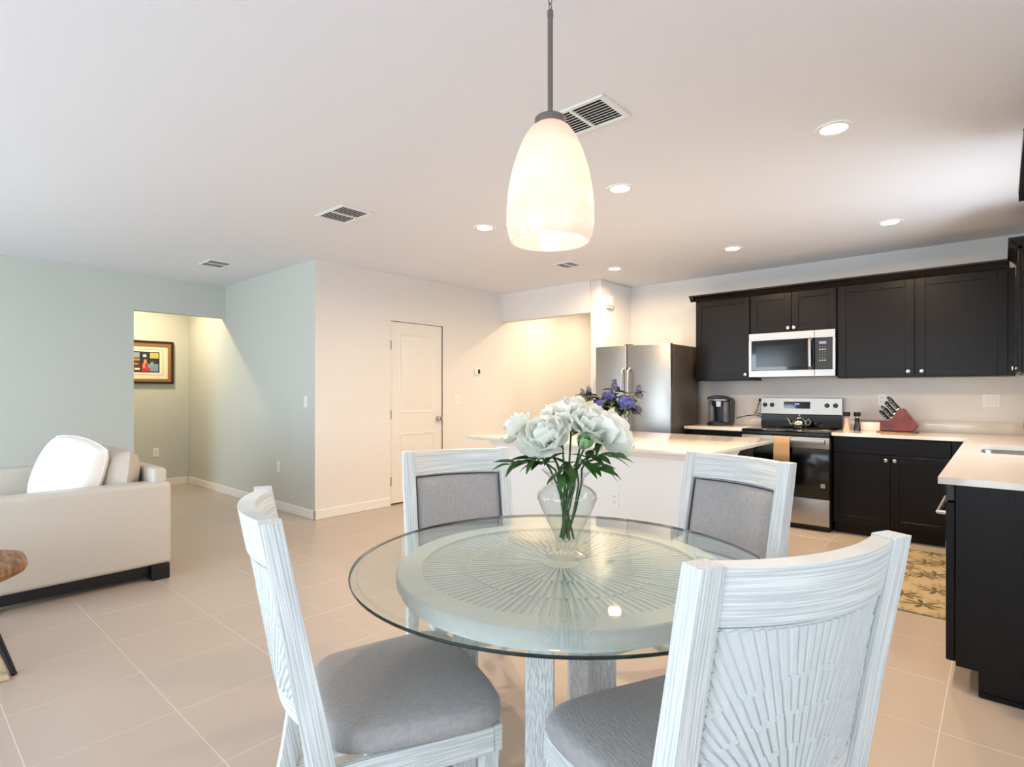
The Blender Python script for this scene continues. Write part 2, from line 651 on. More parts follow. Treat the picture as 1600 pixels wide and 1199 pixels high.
# door wall with a hole for the door, carried on into the hall beyond the doorway
D0, D1, DZ = 3.785, 4.555, 2.075
mb = MB()
mb.box(XD - T, XD, YG + .0006, D0, 0, CE).box(XD - T, XD, D1, 8.3, 0, CE).box(XD - T, XD, D0, D1, DZ, CE)
struct('wall_door_side', mb, 'white_paint')
struct('wall_hall_far', MB().box(XD - T, -3.53, 8.3, 8.3 + T, 0, CE), 'white_paint')
struct('wall_closet', MB().box(XD - 1.0, XD - .9, YG + T, 5.5, 0, CE), 'white_paint')
# living room
struct('wall_green_side', MB().box(XH - .1, XD - .0006, YG, YG + T, 0, CE), 'green_paint')
O0, O1, OZ = 1.885, YG, 2.195
mb = MB()
mb.box(XL - T, XL, YB, O0, 0, CE).box(XL - T, XL, O0, O1, OZ, CE)
struct('wall_left', mb, 'green_paint')
struct('wall_hall_end', MB().box(XH - T, XH, -0.5, YG, 0, CE), 'green_paint')
struct('wall_hall_near', MB().box(XH - T, XL - T, -0.6, -0.5, 0, CE), 'green_paint')
# behind and beside the camera
mb = MB()
for a, b in ((XL, -6.2), (-3.8, -2.6), (0.2, XN)):
    mb.box(a, b, YB - T, YB, 0, CE)
mb.box(-6.2, -3.8, YB - T, YB, 2.25, CE).box(-2.6, 0.2, YB - T, YB, 2.25, CE)
struct('wall_rear', mb, 'white_paint')
mb = MB()
mb.box(XN, XN + T, YB, -.5, 0, CE).box(XN, XN + T, 1.7, 2.9, 0, CE).box(XN, XN + T, -.5, 1.7, 0, .85).box(XN, XN + T, -.5, 1.7, 2.05, CE)
struct('wall_nook', mb, 'white_paint')
struct('wall_nook_return', MB().box(XR, XN + T, 2.9, 3.02, 0, CE), 'white_paint')


def base_run(name, pts_box):
    mb = MB()
    for b in pts_box:
        mb.box(*b, bevel=0.004, seg=1)
    struct(name, mb, 'trim_white')


bh = 0.095
base_run('baseboard_green_side', [(XH + .015, XD + .015, YG - .015, YG, 0, bh)])
base_run('baseboard_door_side', [(XD, XD + .015, YG - .015, D0 - .012, 0, bh), (XD, XD + .015, D1 + .012, 8.3, 0, bh)])
base_run('baseboard_left', [(XL, XL + .015, YB, O0, 0, bh), (XL - T - .015, XL - T, -.5, O0, 0, bh)])
base_run('baseboard_hall', [(XH, XH + .015, -.5, YG - .015, 0, bh)])
base_run('baseboard_fridge_side', [(-3.53, -3.515, YJ, YK, 0, bh), (-3.695, -3.515, YJ - .015, YJ, 0, bh), (-3.695, -3.68, YJ, 8.3, 0, bh)])

# window over the sink: frame, sash bars, pane
def window(name, axis, pos, a0, a1, z0, z1, thick, bars=1, rail=True, label=None):
    mb = MB()
    f = 0.045

    def bx(u0, u1, q0, q1, t0, t1):
        if axis == 'x':
            mb.box(pos + t0, pos + t1, u0, u1, q0, q1, bevel=.003, seg=1)
        else:
            mb.box(u0, u1, pos + t0, pos + t1, q0, q1, bevel=.003, seg=1)
    t0, t1 = thick
    bx(a0, a0 + f, z0, z1, t0, t1); bx(a1 - f, a1, z0, z1, t0, t1)
    bx(a0 + f, a1 - f, z0, z0 + f, t0, t1); bx(a0 + f, a1 - f, z1 - f, z1, t0, t1)
    for k in range(1, bars + 1):
        u = a0 + (a1 - a0) * k / (bars + 1)
        bx(u - .03, u + .03, z0 + f, z1 - f, t0 + .005, t1 - .005)
    if rail:
        zm = (z0 + z1) / 2
        bx(a0 + f, a1 - f, zm - .02, zm + .02, t0 + .005, t1 - .005)
    o = struct(name, mb, 'trim_white', label)
    tm = (t0 + t1) / 2
    g = MB()
    if axis == 'x':
        g.box(pos + tm - .003, pos + tm + .003, a0 + f, a1 - f, z0 + f, z1 - f)
    else:
        g.box(a0 + f, a1 - f, pos + tm - .003, pos + tm + .003, z0 + f, z1 - f)
    g.build('pane', 'window_glass', o)
    return o


window('window_1', 'x', XR, W0, W1, WZ0, WZ1, (.03, .09), bars=0, label='white framed window in the right wall above the sink')
window('window_2', 'y', YB, -6.2, -3.8, 0.0, 2.25, (-.09, -.03), bars=1, rail=False, label='sliding glass door behind the sofa')
window('window_3', 'y', YB, -2.6, 0.2, 0.0, 2.25, (-.09, -.03), bars=1, rail=False, label='sliding glass door behind the dining table')
window('window_4', 'x', XN, -.5, 1.7, .85, 2.05, (.03, .09), bars=1, rail=True, label='window in the dining nook wall')

# garden beyond the glass doors: lawn and a hedge of rounded shrubs
mat('lawn', rgb(96, 130, 62), 0.95, bump=0.5, scale=60, col2=rgb(70, 100, 44))
mat('hedge', rgb(74, 120, 60), 0.9, bump=1.0, scale=18, col2=rgb(38, 74, 34))
struct('ground', MB().box(-16, 10, -16, YB - .2, -.3, -.15), 'lawn')
mb = MB()
for k in range(9):
    mb.sphere((-12 + k * 2.1, -10 - (k % 3) * .7, .9), 1.5, 18, 10, 1.1, .9, 1.0 + .25 * ((k * 7) % 4))
o = mb.build('garden_hedge', 'hedge')
for v in o.data.vertices:
    n = math.sin(v.co.x * 7.3 + v.co.z * 5.1) * math.cos(v.co.y * 6.1 + v.co.z * 8.7)
    v.co += v.normal * 0.14 * n
    v.co.z = max(v.co.z, -.14)
tag(o, 'green garden hedge outside the glass doors, mirrored in the microwave', 'hedge', kind='stuff')

# white two-panel door
door = struct('door_1', MB().box(XD - .052, XD - .014, D0 + .002, D1 - .0004, .018, DZ - .003, bevel=.001, seg=1), 'door_white', 'white two-panel interior door with a nickel knob')
fr = MB()
fr.box(XD - .1, XD - .001, D0 - .02, D0, 0, DZ + .02).box(XD - .1, XD - .001, D1, D1 + .02, 0, DZ + .02).box(XD - .1, XD - .001, D0, D1, DZ, DZ + .02)
fr.build('door_jamb', 'trim_white', door)


def raised_panel(y0, y1, z0, z1):
    """a door panel: a sunk moulding around a slightly raised field"""
    mb = MB()
    x = XD - .0135
    m_ = .02
    mb.loft([[(x, y0, z0), (x, y1, z0), (x, y1, z1), (x, y0, z1)],
             [(x + .006, y0 + m_ * .4, z0 + m_ * .4), (x + .006, y1 - m_ * .4, z0 + m_ * .4), (x + .006, y1 - m_ * .4, z1 - m_ * .4), (x + .006, y0 + m_ * .4, z1 - m_ * .4)],
             [(x, y0 + m_, z0 + m_), (x, y1 - m_, z0 + m_), (x, y1 - m_, z1 - m_), (x, y0 + m_, z1 - m_)],
             [(x + .004, y0 + m_ * 2.6, z0 + m_ * 2.6), (x + .004, y1 - m_ * 2.6, z0 + m_ * 2.6), (x + .004, y1 - m_ * 2.6, z1 - m_ * 2.6), (x + .004, y0 + m_ * 2.6, z1 - m_ * 2.6)]], True, True)
    return mb.build('door_panel', 'door_white', door)


raised_panel(D0 + .12, D1 - .12, .22, .80)
raised_panel(D0 + .12, D1 - .12, 1.03, 1.94)
kx = XD + .05
MB().lathe([(.001, 0), (.032, 0), (.032, .008), (.012, .012), (.012, .03), (.027, .036), (.032, .05), (.026, .066), (.001, .07)], n=20).xf(
    Matrix.Translation((XD - .014, D1 - .065, .955)) @ Matrix.Rotation(R(90), 4, 'Y')).build('door_knob', 'chrome', door)
for z in (.27, 1.02, 1.80):
    MB().cyl((XD - .004, D0 + .002, z - .05), (XD - .004, D0 + .002, z + .05), .008, n=10).build('hinge', 'brushed_nickel', door)
MB().box(XD - .06, XD - .055, D0, D1, 0.001, .018).build('shadow_gap', 'vent_dark', door)

# ------------------------------------------------------------------ wall plates, thermostat, chime, picture
def plate(name, label, cat, axis, sgn, pos, u, z, w_=.072, h_=.116, rockers=1, outlet=False, group=None):
    """axis: wall normal axis; sgn: direction out of the wall; u: centre along the wall"""
    def bx(mb, u0, u1, z0, z1, d0, d1, bev=.002):
        if axis == 'x':
            mb.box(pos + sgn * d0, pos + sgn * d1, u + u0, u + u1, z + z0, z + z1, bevel=bev, seg=1)
        else:
            mb.box(u + u0, u + u1, pos + sgn * d0, pos + sgn * d1, z + z0, z + z1, bevel=bev, seg=1)
    loc = (pos, u, z) if axis == 'x' else (u, pos, z)
    t = thing(name, label, cat, loc, group=group)
    mb = MB(); bx(mb, -w_ / 2, w_ / 2, -h_ / 2, h_ / 2, 0.0005, .006); mb.build('cover_plate', 'white_plastic', t)
    for k in range(rockers):
        cx = (k - (rockers - 1) / 2) * .046
        if outlet:
            for q in (-.021, .021):
                mb = MB(); bx(mb, cx - .016, cx + .016, q - .015, q + .015, .006, .009); so = mb.build('socket', 'trim_white', t)
                mb = MB()
                bx(mb, cx - .008, cx - .006, q - .002, q + .008, .009, .0094, 0)
                bx(mb, cx + .006, cx + .008, q - .002, q + .008, .009, .0094, 0)
                mb.build('slot', 'vent_dark', so)
        else:
            mb = MB(); bx(mb, cx - .016, cx + .016, -.033, .033, .006, .0095); mb.build('rocker', 'trim_white', t)
    return t


plate('light_switch', 'white rocker light switch on the green wall near its corner', 'switch', 'y', -1, YG, -5.305, 1.176)
plate('wall_outlet', 'white wall outlet low on the green wall below the light switch', 'outlet', 'y', -1, YG, -5.885, .465, outlet=True)
plate('wall_outlet', 'white wall outlet below the framed picture in the hall', 'outlet', 'x', 1, XH, 2.47, .46, outlet=True)
plate('light_switch', 'white light switch beside the white door, under the thermostat', 'switch', 'x', 1, XD, 4.80, 1.175, w_=.116, rockers=2)
plate('wall_outlet', 'white outlet above the counter beside the coffee maker', 'outlet', 'y', -1, YK, -1.95, 1.165, outlet=True)
plate('light_switch', 'white double wall plate above the counter right of the knife block', 'switch', 'y', -1, YK, -.065, 1.20, w_=.116, rockers=2)
plate('wall_outlet', 'white wall outlet half hidden behind the knife handles', 'outlet', 'y', -1, YK, -.85, 1.20, outlet=True)

t = thing('thermostat', 'small white thermostat with a dark screen on the wall right of the door', 'thermostat', (XD, 5.15, 1.54))
MB().box(XD + .0005, XD + .022, 5.105, 5.195, 1.495, 1.585, bevel=.006).build('housing', 'white_plastic', t)
MB().box(XD + .022, XD + .0235, 5.145, 5.185, 1.512, 1.568).build('screen', 'dark_frame', t)

t = thing('door_chime', 'white door chime box high on the wall above the refrigerator', 'chime', (-3.53, 5.77, 2.33))
MB().box(-3.5295, -3.48, 5.68, 5.83, 2.30, 2.42, bevel=.008).build('housing', 'white_plastic', t)
MB().prism([(5.69, 2.296), (5.82, 2.296), (5.80, 2.275), (5.71, 2.275)], 'x', -3.5295, -3.49).build('grille', 'trim_white', t)

px_y0, px_y1, px_z0, px_z1 = 1.93, 2.67, 1.385, 1.955
t = thing('picture_frame', 'framed colourful print with wide cream mat and dark gilt frame in the hall', 'picture', (XH, 2.3, 1.385))


def ring_frame(y0, y1, z0, z1, wd, x0, x1, name, m):
    mb = MB()
    mb.prism([(y0, z0), (y1, z0), (y1 - wd, z0 + wd), (y0 + wd, z0 + wd)], 'x', x0, x1)
    mb.prism([(y0, z1), (y1, z1), (y1 - wd, z1 - wd), (y0 + wd, z1 - wd)], 'x', x0, x1)
    mb.prism([(y0, z0), (y0, z1), (y0 + wd, z1 - wd), (y0 + wd, z0 + wd)], 'x', x0, x1)
    mb.prism([(y1, z0), (y1, z1), (y1 - wd, z1 - wd), (y1 - wd, z0 + wd)], 'x', x0, x1)
    return mb.build(name, m, t)


ring_frame(px_y0, px_y1, px_z0, px_z1, .028, XH + .001, XH + .042, 'outer_frame', 'dark_frame')
ring_frame(px_y0 + .028, px_y1 - .028, px_z0 + .028, px_z1 - .028, .036, XH + .001, XH + .034, 'inner_frame', 'gold_frame')
MB().box(XH + .001, XH + .016, px_y0 + .06, px_y1 - .06, px_z0 + .06, px_z1 - .06).build('mat_board', 'mat_board', t)
ring_frame(px_y0 + .14, px_y1 - .12, px_z0 + .115, px_z1 - .115, .004, XH + .016, XH + .0175, 'mat_line', 'gold_frame')
ay0, ay1, az0, az1 = 2.15, 2.505, 1.535, 1.81
mb = MB()
mb.mi = 0
mb.box(XH + .016, XH + .0185, ay0, ay1, az0, az1)
random.seed(11)
patches = [(1, .05, .35, .7, .95), (2, .68, .97, .68, .95), (3, .04, .36, .55, .66), (4, .05, .4, .05, .5), (3, .1, .35, .1, .2), (3, .08, .3, .36, .44),
           (5, .42, .62, .05, .45), (6, .48, .58, .42, .62), (6, .46, .52, .2, .4), (7, .62, .96, .05, .42), (8, .42, .62, .66, .95), (9, .46, .56, .74, .86),
           (9, .2, .36, .12, .2), (8, .66, .9, .48, .6), (1, .7, .8, .3, .5), (2, .72, .86, .8, .92), (5, .55, .7, .05, .2), (0, .38, .42, 0, 1), (0, .64, .66, .5, 1)]
for k, (ci, a, b, c, d) in enumerate(patches):
    mb.mi = ci
    mb.box(XH + .0185, XH + .0187 + .00012 * k, ay0 + a * (ay1 - ay0), ay0 + b * (ay1 - ay0), az0 + c * (az1 - az0), az0 + d * (az1 - az0))
mb.build('print', ['ink_%d' % i for i in range(10)], t, 0)

# ------------------------------------------------------------------ ceiling fittings
def recessed(x, y, label):
    t = thing('recessed_light', label, 'ceiling light', (x, y, CE), group='recessed kitchen lights')
    MB().lathe([(.058, -.001), (.062, -.006), (.082, -.008), (.088, -.004), (.088, -.0005)], x, y, 28, cz=CE).build('trim_ring', 'white_plastic', t)
    MB().lathe([(.001, -.0012), (.062, -.0012), (.06, -.003), (.001, -.0034)], x, y, 28, cz=CE).build('lens', 'lens', t)
    l = area('recessed_light_glow', (x, y, CE - .012), (0, 0, 0), .12, .12, 24, (1.0, 0.74, 0.46), 'DISK', 170)
    return t


recessed(-.63, 3.16, 'round recessed ceiling light, the large near one at the right')
recessed(-1.86, 3.18, 'round recessed ceiling light just right of the pendant shade')
recessed(-3.12, 3.22, 'round recessed ceiling light just left of the pendant shade')
recessed(-.65, 5.2, 'round recessed ceiling light above the right upper cabinets')
recessed(-1.86, 5.2, 'round recessed ceiling light in front of the microwave cabinet')
recessed(-3.12, 5.22, 'round recessed ceiling light in front of the refrigerator')
# lamps in the two halls (out of sight behind the lintels)
def hall_lamp(x, y, power, label, col=(1.0, 0.80, 0.52)):
    t = thing('hall_downlight', label, 'ceiling light', (x, y, CE))
    MB().lathe([(.058, -.001), (.062, -.006), (.082, -.008), (.088, -.004), (.088, -.0005)], x, y, 28, cz=CE).build('trim_ring', 'white_plastic', t)
    MB().lathe([(.001, -.0012), (.062, -.0012), (.06, -.003), (.001, -.0034)], x, y, 28, cz=CE).build('lens', 'lens', t)
    area('hall_downlight_glow', (x, y, CE - .012), (0, 0, 0), .12, .12, power, col, 'DISK', 175)


hall_lamp(-7.85, 2.15, 24, 'round recessed light in the hall ceiling behind the green lintel')
hall_lamp(-4.5, 6.35, 15, 'round recessed light in the hall ceiling beyond the doorway')
hall_lamp(-4.5, 7.4, 9, 'round recessed light deep in the hall beyond the doorway')


def vent(x, y, sx, sy, label, n=9):
    t = thing('ceiling_vent', label, 'vent', (x, y, CE), group='ceiling vents')
    f = .026
    z1, z0 = CE - .0005, CE - .01
    mb = MB()
    mb.box(x - sx / 2, x + sx / 2, y - sy / 2, y - sy / 2 + f, z0, z1, bevel=.003, seg=1)
    mb.box(x - sx / 2, x + sx / 2, y + sy / 2 - f, y + sy / 2, z0, z1, bevel=.003, seg=1)
    mb.box(x - sx / 2, x - sx / 2 + f, y - sy / 2 + f, y + sy / 2 - f, z0, z1)
    mb.box(x + sx / 2 - f, x + sx / 2, y - sy / 2 + f, y + sy / 2 - f, z0, z1)
    mb.box(x - .008, x + .008, y - sy / 2 + f, y + sy / 2 - f, z0, z1)
    mb.build('frame', 'vent_white', t)
    MB().box(x - sx / 2 + f, x + sx / 2 - f, y - sy / 2 + f, y + sy / 2 - f, CE - .0025, CE - .0008).build('duct', 'vent_dark', t)
    L = (sx - 2 * f - .016) / 2
    step = (sy - 2 * f) / n
    me = MB().hexa([(-L / 2, -.006, -.008), (L / 2, -.006, -.008), (L / 2, -.0025, -.009), (-L / 2, -.0025, -.009)],
                   [(-L / 2, .003, -.0025), (L / 2, .003, -.0025), (L / 2, .0055, -.0035), (-L / 2, .0055, -.0035)]).mesh('slat', 0)
    for k in range(1, n):
        for sg in (-1, 1):
            o = link('slat', me, 'vent_white', t)
            o.location = (x + sg * (.008 + L / 2), y - sy / 2 + f + step * k, CE)
    return t


vent(-1.515, 2.24, .38, .255, 'white ceiling vent with dark slots right behind the pendant lamp')
vent(-3.67, 2.285, .38, .26, 'white ceiling vent left of the pendant, above the white door')
vent(-6.08, 2.30, .33, .25, 'small ceiling vent near the green wall corner')
vent(-3.375, 4.73, .24, .25, 'small ceiling vent farthest back, in front of the doorway', 7)
t = thing('ceiling_panel', 'flush white linear panel in the ceiling beside the left green wall', 'panel', (-6.9, 1.38, CE))
MB().box(-7.03, -6.80, 1.23, 1.53, CE - .006, CE - .0005, bevel=.003, seg=1).build('panel_frame', 'vent_white', t)
MB().box(-7.0, -6.83, 1.26, 1.50, CE - .009, CE - .006, bevel=.002, seg=1).build('panel_face', 'ceiling_paint', t)

# pendant lamp above the table
TX, TY = -1.035, 1.41
PX, PY = -1.06, 1.388
t = thing('pendant_lamp', 'alabaster glass pendant lamp on a nickel rod above the dining table', 'lamp', (PX, PY, CE))
MB().lathe([(.001, 0), (.062, -.001), (.064, -.008), (.05, -.022), (.012, -.03), (.001, -.03)], PX, PY, 28, cz=CE).build('canopy', 'brushed_nickel', t)
z = CE - .03
mb = MB()
k = 0
while z > 2.475:
    pts = []
    for a in range(13):
        an = 2 * PI * a / 12
        u, v = .006 * math.cos(an), .012 * math.sin(an)
        pts.append((PX + (u if k % 2 else 0), PY + (0 if k % 2 else u), z - .01 + v))
    mb.tube(pts, .0018, 6)
    z -= .019
    k += 1
mb.build('chain', 'brushed_nickel', t)
MB().lathe([(.0035, 2.477), (.009, 2.472), (.010, 2.455), (.0085, 2.447), (.0085, 2.13)], PX, PY, 16).build('rod', 'brushed_nickel', t)
MB().lathe([(.0085, 2.145), (.02, 2.14), (.046, 2.136), (.049, 2.132), (.049, 2.115), (.046, 2.112), (.001, 2.112)], PX, PY, 32).build('cap', 'brushed_nickel', t)
prof = [(.044, 2.114), (.062, 2.10), (.084, 2.065), (.104, 2.015), (.120, 1.96), (.131, 1.90), (.1365, 1.84), (.137, 1.79), (.132, 1.755), (.122, 1.727)]
prof = [(r, 2.114 - (2.114 - z) * .945) for r, z in prof]
inner = [(r - .004, z) for r, z in prof[::-1]]
MB().lathe(prof + inner, PX, PY, 48).build('shade', 'alabaster', t)
MB().lathe([(.001, 2.112), (.017, 2.11), (.017, 2.03), (.001, 2.028)], PX, PY, 20).build('socket', 'white_plastic', t)
MB().lathe([(.001, 2.03), (.012, 2.028), (.022, 1.99), (.03, 1.955), (.026, 1.925), (.001, 1.91)], PX, PY, 20).build('bulb', 'bulb', t)
pl = bpy.data.lights.new('pendant_bulb_glow', 'POINT')
pl.energy = 1.1
pl.color = (1.0, .87, .74)
pl.shadow_soft_size = .035
po = bpy.data.objects.new('pendant_bulb_glow', pl)
po.location = (PX, PY, 1.885)
C.objects.link(po)

# ------------------------------------------------------------------ kitchen cabinets
ZC = .912            # counter top height
def knob(parent, p, axis, sgn=-1):
    M = Matrix.Translation(p) @ (Matrix.Rotation(R(90) * (1 if sgn < 0 else -1), 4, 'X') if axis == 'y' else Matrix.Rotation(R(90) * sgn, 4, 'Y'))
    return MB().lathe([(.001, 0), (.006, 0), (.006, .012), (.013, .017), (.0165, .022), (.0155, .029), (.001, .032)], n=14).xf(M).build('knob', 'nickel', parent)


def shaker(name, parent, axis, front, u0, u1, z0, z1, knob_at=None, st=.062, flat=False):
    """a recessed-panel door (or flat drawer front); front: the outer face plane, facing the negative axis direction"""
    mb = MB()

    def bx(a0, a1, c0, c1, d0, d1, bev=.0015):
        if axis == 'y':
            mb.box(a0, a1, front + d0, front + d1, c0, c1, bevel=bev, seg=1)
        else:
            mb.box(front + d0, front + d1, a0, a1, c0, c1, bevel=bev, seg=1)
    g = .0015
    u0 += g; u1 -= g; z0 += g; z1 -= g
    if flat:
        bx(u0, u1, z0, z1, 0, .019, .003)
    else:
        bx(u0, u0 + st, z0, z1, 0, .019)
        bx(u1 - st, u1, z0, z1, 0, .019)
        bx(u0 + st, u1 - st, z0, z0 + st, 0, .019)
        bx(u0 + st, u1 - st, z1 - st, z1, 0, .019)
        bx(u0 + st - .004, u1 - st + .004, z0 + st - .004, z1 - st + .004, .008, .016)
    o = mb.build(name, 'cabinet', parent, 30)
    if knob_at:
        ku, kz = knob_at
        p = (ku, front, kz) if axis == 'y' else (front, ku, kz)
        knob(o, p, axis)
    return o


UF = 5.925           # front of the upper doors
UB, UT = 1.405, 2.265


def upper(name, label, x0, x1, z0, z1, doors, group='kitchen upper cabinets'):
    t = thing(name, label, 'cabinet', ((x0 + x1) / 2, YK, z0), group=group)
    MB().box(x0, x1, UF + .0195, YK - .002, z0, z1, bevel=.001, seg=1).build('body', 'cabinet', t)
    for (a, b, k) in doors:
        shaker('door', t, 'y', UF, a, b, z0 + .008, z1 - .006, k)
    return t


upper('upper_cabinet', 'dark single-door upper cabinet between the refrigerator and the microwave', -2.525, -1.945, UB - .01, UT, [(-2.52, -1.95, (-1.985, UB + .05))])
upper('upper_cabinet', 'short dark two-door upper cabinet directly above the microwave', -1.943, -1.157, 1.868, UT, [(-1.938, -1.551, (-1.575, 1.908)), (-1.549, -1.162, (-1.522, 1.908))])
upper('upper_cabinet', 'wide dark two-door upper cabinet right of the microwave', -1.155, .085, UB, UT, [(-1.148, -.566, (-.605, UB + .05)), (-.554, .04, (-.51, UB + .05))])
t = thing('crown_moulding', 'long dark crown moulding along the top of the back wall cabinets', 'moulding', (-1.2, UF, UT))
prof = [(UF + .02, UT), (UF - .004, UT), (UF - .01, UT + .012), (UF - .03, UT + .034), (UF - .05, UT + .048), (UF - .052, UT + .062), (UF + .02, UT + .062)]
MB().prism(prof, 'x', -2.577, .05).build('moulding_front', 'cabinet', t)
MB().prism([(-2.527, UT), (-2.531, UT), (-2.537, UT + .012), (-2.557, UT + .034), (-2.577, UT + .048), (-2.579, UT + .062), (-2.527, UT + .062)], 'y', UF - .052, YK - .001).build('moulding_return', 'cabinet', t)

# uppers on the right wall
RF = .088


def side_upper(label, y0, y1, doors, end, RF=RF):
    t = thing('upper_cabinet', label, 'cabinet', (XR, (y0 + y1) / 2, UB), group='kitchen upper cabinets')
    MB().box(RF + .0195, XR - .001, y0, y1, UB, UT, bevel=.001, seg=1).build('body', 'cabinet', t)
    for (a, b, k) in doors:
        shaker('door', t, 'x', RF, a, b, UB + .008, UT - .006, k)
    pr = [(RF + .02, UT), (RF - .004, UT), (RF - .01, UT + .012), (RF - .03, UT + .034), (RF - .05, UT + .048), (RF - .052, UT + .062), (RF + .02, UT + .062)]
    MB().prism(pr, 'y', y0 - (.05 if end[0] else 0), y1 + (.05 if end[1] else 0)).build('crown', 'cabinet', t)
    for side, e in ((y0, end[0]), (y1, end[1])):
        if e:
            sg = -1 if side == y0 else 1
            MB().prism([(side + sg * q, z) for q, z in ((0, UT), (.004, UT), (.01, UT + .012), (.03, UT + .034), (.05, UT + .048), (.052, UT + .062), (0, UT + .062))], 'x', RF - .05, XR - .001).build('crown', 'cabinet', t)
    return t


side_upper('dark upper cabinet on the right wall in the kitchen corner', 5.13, 5.87, [(5.135, 5.60, (5.56, UB + .05)), (5.602, 5.865, (5.64, UB + .05))], (True, False))
side_upper('dark upper cabinet on the right wall nearest the camera', 3.06, 3.9, [(3.065, 3.48, (3.44, UB + .05)), (3.482, 3.895, (3.52, UB + .05))], (True, True), RF + .03)

BF = 5.70            # base door front
def base_cab(label, x0, x1, parts, end_left=False):
    t = thing('base_cabinet', label, 'cabinet', ((x0 + x1) / 2, YK, 0), group='kitchen base cabinets')
    MB().box(x0, x1, BF + .0195, YK - .001, .105, ZC - .03, bevel=.001, seg=1).build('body', 'cabinet', t)
    MB().box(x0, x1, BF + .085, BF + .10, 0.001, .105).build('toe_kick', 'cabinet', t)
    for (nm, a, b, c, d, k, fl) in parts:
        shaker(nm, t, 'y', BF, a, b, c, d, k, flat=fl)
    return t


base_cab('narrow dark base cabinet between the refrigerator and the range', -2.525, -1.945,
         [('drawer', -2.515, -1.95, .735, .872, (-2.235, .80), True), ('door', -2.515, -1.95, .115, .725, (-1.995, .67), False)])
base_cab('dark two-door base cabinet right of the range', -1.145, -.17,
         [('drawer', -1.135, -.30, .735, .872, None, True), ('door', -1.135, -.7105, .115, .725, (-.742, .69), False), ('door', -.7095, -.30, .115, .725, (-.678, .69), False),
          ('filler', -.30, -.172, .115, .872, None, True)])

# sink run along the right wall, ends towards the camera
SF = -.168
PE = 3.045
t = thing('sink_base_cabinet', 'dark base cabinet run under the sink along the right wall', 'cabinet', (.14, 4.6, 0), group='kitchen base cabinets')
MB().box(SF + .0195, XR - .001, 3.70, BF - .001, .105, .66, bevel=.001, seg=1).build('body', 'cabinet', t)
MB().box(SF + .0195, SF + .04, 3.70, BF - .001, .66, ZC - .03).build('face_frame', 'cabinet', t)
MB().box(SF + .085, SF + .10, 3.70, BF - .001, 0.001, .105).build('toe_kick', 'cabinet', t)
shaker('drawer', t, 'x', SF, 3.705, 4.10, .735, .872, (3.90, .80), flat=True)
shaker('door', t, 'x', SF, 3.705, 4.10, .115, .725, (4.06, .67))
shaker('drawer', t, 'x', SF, 4.105, 5.05, .735, .872, None, flat=True)
shaker('door', t, 'x', SF, 4.105, 4.577, .115, .725, (4.54, .67))
shaker('door', t, 'x', SF, 4.578, 5.05, .115, .725, (4.615, .67))
shaker('filler', t, 'x', SF, 5.055, 5.69, .115, .872, None, flat=True)

t = thing('cabinet_end_panel', 'tall dark end panel closing the sink counter towards the dining table', 'cabinet panel', (.15, PE, 0))
MB().prism([(SF + .022, ZC - .031), (XR - .001, ZC - .031), (XR - .001, .001), (SF + .097, .001), (SF + .097, .105), (SF + .022, .105)], 'y', PE, PE + .022, bevel=.001).build('panel', 'cabinet', t)
MB().box(SF + .099, XR - .001, PE - .008, PE - .0002, .001, .02, bevel=.002, seg=1).build('shoe_moulding', 'cabinet', t)

t = thing('dishwasher', 'dark dishwasher front with pale steel edge next to the end panel', 'dishwasher', (.14, 3.38, 0))
MB().box(SF + .02, XR - .01, PE + .024, 3.698, .106, ZC - .032, bevel=.002, seg=1).build('body', 'black_plastic', t)
MB().box(SF - .014, SF + .0195, PE + .03, 3.692, .11, .80, bevel=.004, seg=1).build('front_door', 'cabinet', t)
MB().box(SF - .014, SF + .0195, PE + .03, 3.692, .805, ZC - .034, bevel=.004, seg=1).build('control_panel', 'black_plastic', t)
MB().box(SF - .034, SF - .0145, PE + .36, PE + .385, .24, .56, bevel=.004, seg=1).build('steel_edge', 'white_plastic', t)
MB().box(SF + .10, SF + .115, PE + .024, 3.698, .001, .106).build('toe_kick', 'black_plastic', t)
mb = MB()
mb.tube([(SF - .014, PE + .10, .74), (SF - .045, PE + .10, .74), (SF - .045, 3.6, .74), (SF - .014, 3.6, .74)], .009, 10)
mb.build('bar_handle', 'nickel', t)

# countertops with low backsplash
t = thing('countertop', 'short pale quartz countertop under the coffee maker', 'countertop', (-2.23, 6, ZC))
MB().box(-2.54, -1.938, 5.665, YK - .001, ZC - .029, ZC, bevel=.003).build('slab', 'quartz', t)
MB().box(-2.54, -1.938, YK - .021, YK - .001, ZC, ZC + .10, bevel=.002).build('backsplash', 'quartz', t)

SK = (-.095, .30, 4.36, 5.02)      # sink opening
t = thing('countertop', 'L-shaped pale quartz countertop from the range round to the sink', 'countertop', (-.3, 5.5, ZC))
mb = MB()
CX0 = -.205
poly_out = [(-1.148, 5.665), (CX0, 5.665), (CX0, 3.015), (XR - .001, 3.015), (XR - .001, YK - .001), (-1.148, YK - .001)]
